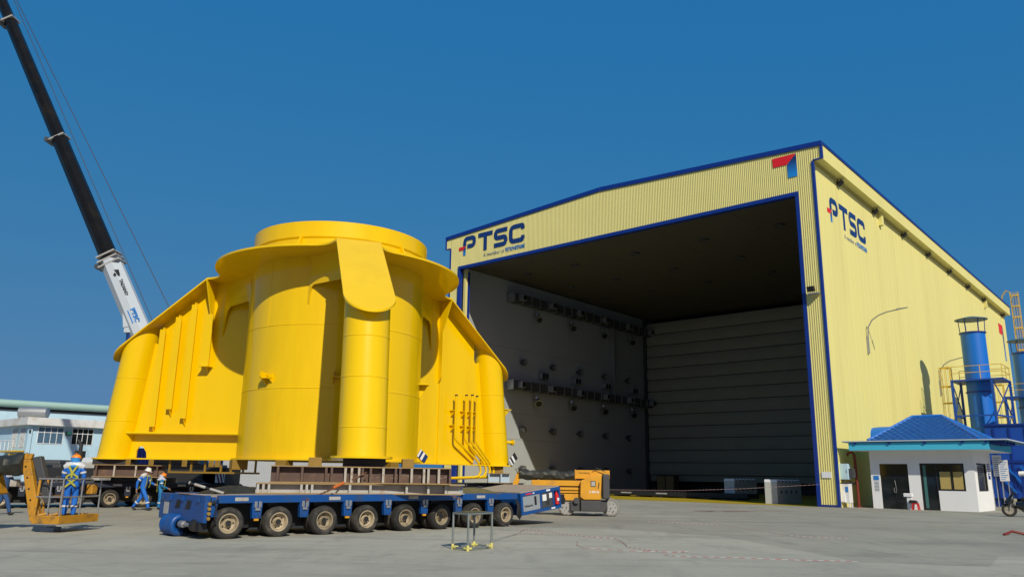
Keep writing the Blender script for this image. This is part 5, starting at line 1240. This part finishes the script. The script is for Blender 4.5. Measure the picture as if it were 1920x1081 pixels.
m = MB(); m.tube([(.2, .1, 1.98), (.35, .05, 2.08), (.6, .05, 1.98), (.75, .08, 1.9)], .018, 6); m.build('cable_loop', DARK, t)

# ------------------------------------------------------------------ mobile crane behind the yellow structure
t = thing('mobile_crane', 'mobile crane with a long black telescopic boom raised to the upper left', 'crane', (-21.5, 50, 0), 0)
B0 = Vector((1.15, 0, 2.6)); DV = (Vector((-36.2+21.5, 0, 33.0))-Vector((-23.95+21.5, 0, 10.35))).normalized(); PX = Vector((DV.z, 0, -DV.x))  # right-hand normal in the plane
pb = Vector((-23.95+21.5, 0, 10.35))
def along(zz): return pb+DV*((zz-pb.z)/DV.z)
def boomsec(za, zb, wa, wb, dep, name, mt, bev=.08):
    a, b = along(za), along(zb); m = MB(); Y = Vector((0, 1, 0))
    def sec(p, w_):
        h = w_/2; k = .32*w_
        q = [(-h, -dep+k), (-h+k, -dep), (h-k, -dep), (h, -dep+k), (h, dep-k), (h-k, dep), (-h+k, dep), (-h, dep-k)]
        return [m._v(p+PX*x+Y*y) for x, y in q]
    A, B = sec(a, wa), sec(b, wb); m._strip(A, B); m._f(A[::-1]); m._f(B); return m.build(name, mt, t)
base = boomsec(3.0, 15.0, 1.42, 1.25, .6, 'boom_base', CRWHITE)
boomsec(15.0, 23.6, 1.08, .92, .5, 'boom_section', CRBLACK)
boomsec(23.6, 32.5, .88, .74, .42, 'boom_section', CRBLACK)
boomsec(32.5, 42, .68, .55, .36, 'boom_section', CRBLACK)
for z, w_, n_ in ((14.75, 1.42, 3), (23.6, 1.08, 1), (32.5, .9, 1)):
    m = MB()
    for k in range(n_):
        c = along(z+.3*k)+PX*(.02*k); q = PX*(w_/2-.04*k); m.bar(c-q, c+q, 1.25 if n_ > 1 else 1.0, .12, up=DV)
    o = m.build('boom_collar', mat('collar_grey', (.36, .35, .33), .6, 0, .15, 2), t, bevel=.03)
    m = MB(); c = along(z-.1); m.box(c.x-w_/2-.25, c.x-w_/2+.05, -.5, .5, c.z-.25, c.z+.02); m.build('sheave_bracket', DGREY, o)
ang = math.atan2(DV.z, DV.x)
TXT = Matrix.Translation(along(13.4)+PX*.12+Vector((0, -.612, 0))) @ Matrix(((-DV.x, PX.x*-1, 0, 0), (0, 0, -1, 0), (-DV.z, -PX.z*-1, 0, 0), (0, 0, 0, 1)))
Rt = Matrix(((-DV.x, PX.x, 0, 0), (0, 0, -1, 0), (-DV.z, PX.z, 0, 0), (0, 0, 0, 1)))   # reads down the boom
text_mesh('TADANO', .32, 'boom_lettering', DARK, base, Matrix.Translation(along(13.5)+PX*.22+Vector((0, -.606, 0))) @ Rt, fit=1.15, bold=.008)
m = MB(); m.T = Matrix.Translation(along(14.2)+PX*.16+Vector((0, -.606, 0))) @ Rt; m._f([m._v(p) for p in ((0, 0, 0), (.5, .12, 0), (.5, .26, 0), (.12, .3, 0))]); m._f([m._v(p) for p in ((.3, -.16, 0), (.5, -.1, 0), (.4, .06, 0), (.2, .0, 0))]); m.build('boom_emblem', DARK, base, smooth=False)
text_mesh('PTSC', .42, 'boom_lettering', LGBLUE, base, Matrix.Translation(along(11.6)+PX*.16+Vector((0, -.606, 0))) @ Rt, fit=.95, bold=.02)
m = MB(); m.T = Matrix.Translation(along(11.6)+PX*-.05+Vector((0, -.606, 0))) @ Rt; m.box(0, .95, 0, .07, 0, .003); m.build('boom_sticker', LGBLUE, base, smooth=False)
m = MB(); c0, c1 = along(10.9)-PX*.9, along(4.0)-PX*2.2
m.cyl((-3.0, 0, 10.2), (-2.6, 0, 3.2), .3, n=16); m.build('lift_cylinder', LBLUE, t)
m = MB(); m.cyl((-2.98, 0, 10.6), (-3.0, 0, 9.4), .2, n=16); m.build('lift_rod', CHROME, t)
m = MB(); m.box(-3.35, -2.4, -.4, .4, 10.2, 10.9); m.hexa([(-3.4, -.45, 10.5), (-2.4, -.45, 10.7), (-2.4, .45, 10.7), (-3.4, .45, 10.5), (-3.75, -.4, 12.6), (-3.3, -.4, 12.8), (-3.3, .4, 12.8), (-3.75, .4, 12.6)]); m.build('cylinder_mount', CRWHITE, t, bevel=.05)
m = MB()
for q0, q1 in ((along(42)+PX*.75, along(5)+PX*1.0),): m.cyl(q0, q1, .024, n=6)
tip = Vector((-36.0+21.5, 0, 34.6)); m.cyl(tip, Vector((-22.28+21.5, 0, 12.0)), .026, n=6); m.cyl(Vector((-22.28+21.5, 0, 12.0)), Vector((-22.28+21.5+.0, 0, 12.0))+(Vector((-22.28+21.5, 0, 12.0))-tip).normalized()*9, .026, n=6)
m.build('hoist_rope', CABLE, t)
m = MB(); m.box(-7.6, 4.4, -1.35, 1.35, .45, 1.75); m.build('carrier', DARK, t, bevel=.05)
m = MB(); m.box(-1.2, 3.6, -1.2, 1.2, 1.6, 2.05); m.hexa([(-.6, -.8, 2.05), (2.6, -.8, 2.05), (2.6, .8, 2.05), (-.6, .8, 2.05), (.4, -.7, 4.2), (1.6, -.7, 4.0), (1.6, .7, 4.0), (.4, .7, 4.2)]); m.build('turntable', CRBLACK, t, bevel=.05)
m = MB(); m.box(3.0, 4.42, -1.35, 1.35, .9, 1.9); cw = m.build('counterweight', DARK, t, bevel=.05)
m = MB(); m.box(3.82, 4.40, -1.372, -1.36, 1.0, 1.62); wq = m.build('warning_panel', WHITE, cw, smooth=False)
m = MB()
for k in range(3): m._f([m._v(p) for p in ((3.82+.2*k, -1.376, 1.62), (3.92+.2*k, -1.376, 1.62), (min(4.4, 4.12+.2*k), -1.376, 1.0), (min(4.4, 4.02+.2*k), -1.376, 1.0))])
m.build('warning_stripe', REDB, wq, smooth=False)
m = MB(); m.box(-7.6, -5.6, -1.3, 1.3, .9, 1.95); m.hexa([(-7.55, -1.25, 1.95), (-5.7, -1.25, 1.95), (-5.7, 1.25, 1.95), (-7.55, 1.25, 1.95), (-7.2, -1.15, 2.2), (-5.8, -1.15, 2.2), (-5.8, 1.15, 2.2), (-7.2, 1.15, 2.2)]); cb = m.build('cab', DGREY, t, bevel=.06)
m = MB(); m.box(-7.2, -6.1, -1.32, -1.302, 1.4, 1.9); m.build('cab_window', GLASS, cb)
m = MB(); m.box(-5.4, -3.6, -1.25, 1.25, 1.5, 2.1); m.build('engine_hood', LGREY, t, bevel=.08)
m = MB(); m.cyl((-4.75, -.9, 2.1), (-4.75, -.9, 2.75), .3, n=16); m.tube([(-4.75, -.9, 2.7), (-4.75, -.9, 3.1), (-4.95, -.9, 3.4)], .11, 10); m.build('exhaust_stack', DARK, t)
m = MB(); m.hexa([(-4.9, -1.1, 2.0), (-2.2, -1.1, 2.15), (-2.2, .2, 2.15), (-4.9, .2, 2.0), (-4.5, -1.0, 2.35), (-2.6, -1.0, 2.65), (-2.6, .1, 2.65), (-4.5, .1, 2.35)]); m.build('side_fairing', CRWHITE, t, bevel=.05)
for x in (-6.9, -5.3, -3.6, -.4, 1.2, 2.8):
    for y in (-1.4, 1.05):
        m = MB(); m.cyl((x, y, .62), (x, y+.36, .62), .62, n=26); w_ = m.build('wheel', RUBBER, t, bevel=.05)
        m = MB(); m.cyl((x, y-.012 if y < 0 else y+.372, .62), (x, y+.05 if y < 0 else y+.3, .62), .33, n=20); m.build('rim', DGREY, w_)
for x in (-2.2, 4.0):
    m = MB(); m.box(x-.2, x+.2, -2.6, 2.6, .55, .85); m.cyl((x, -2.5, 0), (x, -2.5, .9), .12, n=12); m.cyl((x, 2.5, 0), (x, 2.5, .9), .12, n=12); m.cyl((x, -2.5, 0), (x, -2.5, .08), .4, n=16); m.build('outrigger', DARK, t)

# ------------------------------------------------------------------ buildings at the far left and behind
LB = Vector((-48.1, 80, 0)); LR = math.radians(48)
t = thing('office_building', 'pale blue two-storey office building with barred windows at the left', 'building', LB, LR)
BH = 5.85
m = MB()
def wallx(x0, x1, z0, z1): m.box(x0, x1, 0, .25, z0, z1)
wins = [(.75, 3.1, 4.1, 5.72, 0), (3.95, 6.0, 4.1, 5.72, 1), (.45, 2.9, .3, 2.3, 1), (4.2, 6.2, .3, 2.3, 1), (7.0, 9.0, 4.1, 5.72, 0)]
m.box(0, 14, 0, 12, 0, BH); m.box(-.18, .18, -.18, .18, 0, BH); m.build('wall', BLUEW, t, smooth=False)
m = MB(); m.box(-.55, 14.5, -.7, 12.6, BH+.002, 6.62); m.build('parapet', PARA, t, bevel=.03)
for x0, x1, z0, z1, k in wins:
    o = MB().box(x0, x1, -.02, -.002, z0, z1).build('window', CGLASS if k == 0 else GLASS, t)
    m = MB()
    for i in range(5): x = x0+(x1-x0)*i/4; m.box(x-.025, x+.025, -.05, -.021, z0, z1)
    for z in (z0, z0+(z1-z0)*.68, z1): m.box(x0, x1, -.055, -.0505, z-.025, z+.025)
    m.build('frame', OFFW, o)
# left face (local -x side) with two tall windows and a stair
for y0, y1 in ((1.2, 2.6), (3.6, 5.0)):
    o = MB().box(-.02, -.002, y0, y1, 3.7, 5.6).build('window', CGLASS, t)
    m = MB()
    for i in range(5): y = y0+(y1-y0)*i/4; m.box(-.05, -.021, y-.025, y+.025, 3.7, 5.6)
    m.build('frame', OFFW, o)
m = MB(); m.box(-1.3, -.02, .4, 6.5, 3.2, 3.35)
for i in range(9): m.box(-1.2, -.02, .4+6*i*.12, .95+6*i*.12-.2, 3.2-.3*i if 3.2-.3*i > .1 else .1, 3.32-.3*i if 3.32-.3*i > .2 else .2)
m.build('stair', YLAD, t, smooth=False)
m = MB(); m.tube([(-1.25, .4, 4.3), (-1.25, 6.5, 4.3)], .05, 6)
for i in range(6): m.cyl((-1.25, .4+1.2*i, 3.3), (-1.25, .4+1.2*i, 4.3), .03, n=6)
m.build('stair_rail', OFFW, t)
m = MB(); m.box(3.25, 3.75, -.5, -.06, 5.0, 5.35); fl = m.build('floodlight', DARK, t, bevel=.03)
MB().box(3.3, 3.7, -.53, -.505, 5.08, 5.33).build('lens', GREEN, fl)
m = MB(); m.box(-.14, .0, -.3, -.19, 5.1, 5.4); m.build('camera', DARK, t)
t = thing('water_tank', 'silver horizontal water tank on the office roof', 'tank', LB+Vector((-2.6, 4.5, 6.63)), math.radians(10))
m = MB(); m.tube([(-1.5, 0, .75), (-1.35, 0, .75), (-.0, 0, .75), (1.35, 0, .75), (1.5, 0, .75)], [.3, .62, .66, .62, .3], 18); m.build('tank', GALV, t)
m = MB()
for x in (-.9, .9): m.box(x-.08, x+.08, -.5, .5, 0, .3)
m.build('cradle', GREY, t)
t = thing('mint_warehouse', 'long warehouse with a pale green rolled roof edge behind the office', 'warehouse', (-113.5, 137.4, 0), .68)
m = MB(); m.box(0, 46, 0, 30, 0, 12.3); m.build('wall', BLUEW, t)
m = MB(); m.tube([(-1, -.6, 13.55), (20, -.6, 13.55), (47, -.6, 13.55)], .72, 20); m.box(-1, 47, -.4, 31, 13.0, 14.2); m.build('roof_edge', MINT, t)
m = MB(); m.box(-1, 47, -.3, .2, 12.305, 12.95); m.build('shadow_gap', DARK, t)  # solid black strip, the shade below the roof edge put in as colour
t = thing('side_annex', 'low pale annex with an awning at the far left edge', 'building', (-64, 84, 0), math.radians(20))
m = MB(); m.box(-8, 8, 0, 8, 0, 4.9); m.build('wall', BLUEW, t)
m = MB(); m.box(-8.2, 8.3, -.4, 8.2, 4.905, 5.4); m.build('parapet', OFFW, t)
m = MB(); m.hexa([(2, -1.8, 2.6), (8, -1.8, 2.6), (8, -.003, 2.9), (2, -.003, 2.9), (2, -1.8, 2.7), (8, -1.8, 2.7), (8, -.003, 3.2), (2, -.003, 3.2)]); m.build('awning', LGREY, t)
o = MB().box(3, 7.6, -.03, -.002, .2, 2.5).build('shutter', DARK, t)
t = thing('white_shed', 'long white corrugated shed seen through the gap under the yellow structure', 'shed', (-27, 76, 0), -.05)
m = MB()
for k in range(70): m.box(k*.2, k*.2+.12, -.03, 0, .1, 3.3)
m.box(0, 14, .001, 9, 0, 3.32); m.build('wall', SHEDW, t, smooth=False)
m = MB(); m.hexa([(-.3, -.4, 3.33), (14.3, -.4, 3.33), (14.3, 9.4, 3.33), (-.3, 9.4, 3.33), (-.3, -.4, 3.42), (14.3, -.4, 3.42), (14.3, 9.4, 4.4), (-.3, 9.4, 4.4)]); m.build('roof', SHEDW, t)
t = thing('container_stack', 'dark blue container standing behind the left yellow leg', 'container', (-31.2, 62, 0), 0)
m = MB(); m.box(0, 5.6, 0, 2.4, .15, 3.3); m.build('body', NAVY, t, bevel=.03)
m = MB()
for k in range(18): m.box(.1+k*.3, .25+k*.3, -.04, -.002, .3, 3.1)
m.build('corrugation', NAVY, t, smooth=False)

# ------------------------------------------------------------------ scaffold tube frame in the foreground
t = thing('tube_frame', 'small box frame of scaffold tubes with yellow fittings on the concrete', 'tube frame', (-.86, 19.6, 0), 0)
C4 = [(-.45, -.18), (-.07, -.55), (.46, .22), (.03, .62)]
C4 = [(-1.31+.86, 19.44-19.6), (-.93+.86, 19.0-19.6), (-.40+.86, 19.86-19.6), (-.84+.86, 20.22-19.6)]
for p in C4:
    m = MB(); m.cyl((p[0], p[1], .0), (p[0], p[1], .84), .026, n=12); m.build('upright', SCAF, t)
m = MB()
for i in range(4):
    a, b = C4[i], C4[(i+1) % 4]; m.cyl((a[0], a[1], .82), (b[0], b[1], .82), .024, n=10)
m.build('top_rail', SCAF, t)
m = MB()
for i in range(4):
    a, b = C4[i], C4[(i+1) % 4]; m.cyl((a[0], a[1], .05), (b[0], b[1], .05), .022, n=10)
m.build('bottom_rail', SCAF, t)
for p in C4:
    m = MB(); m.cyl((p[0], p[1], 0), (p[0], p[1], .13), .036, n=12)
    for q in C4:
        d = Vector((q[0]-p[0], q[1]-p[1], 0))
        if .1 < d.length < 1.05: d.normalize(); m.cyl(Vector((p[0], p[1], .05)), Vector((p[0], p[1], .05))+d*.13, .032, n=10)
    m.build('fitting', YFIT, t)
m = MB(); a, b, c_, d_ = [Vector((p[0], p[1], .845)) for p in C4]
m._f([m._v(a), m._v(b), m._v(c_), m._v(d_)]); m._f([m._v(p+Vector((0, 0, .008))) for p in (d_, c_, b, a)]); m.build('top_sheet', OLIVE, t, smooth=False)
m = MB(); m.tube([(16.6, 27.4, .03), (16.8, 27.55, .06), (17.1, 27.75, .12), (17.4, 27.6, .05), (17.8, 27.5, .03), (18.4, 27.6, .03)], .045, 8)
tag(m.build('red_hose', REDB), 'short dark red hose lying on the concrete at the right edge', 'hose')
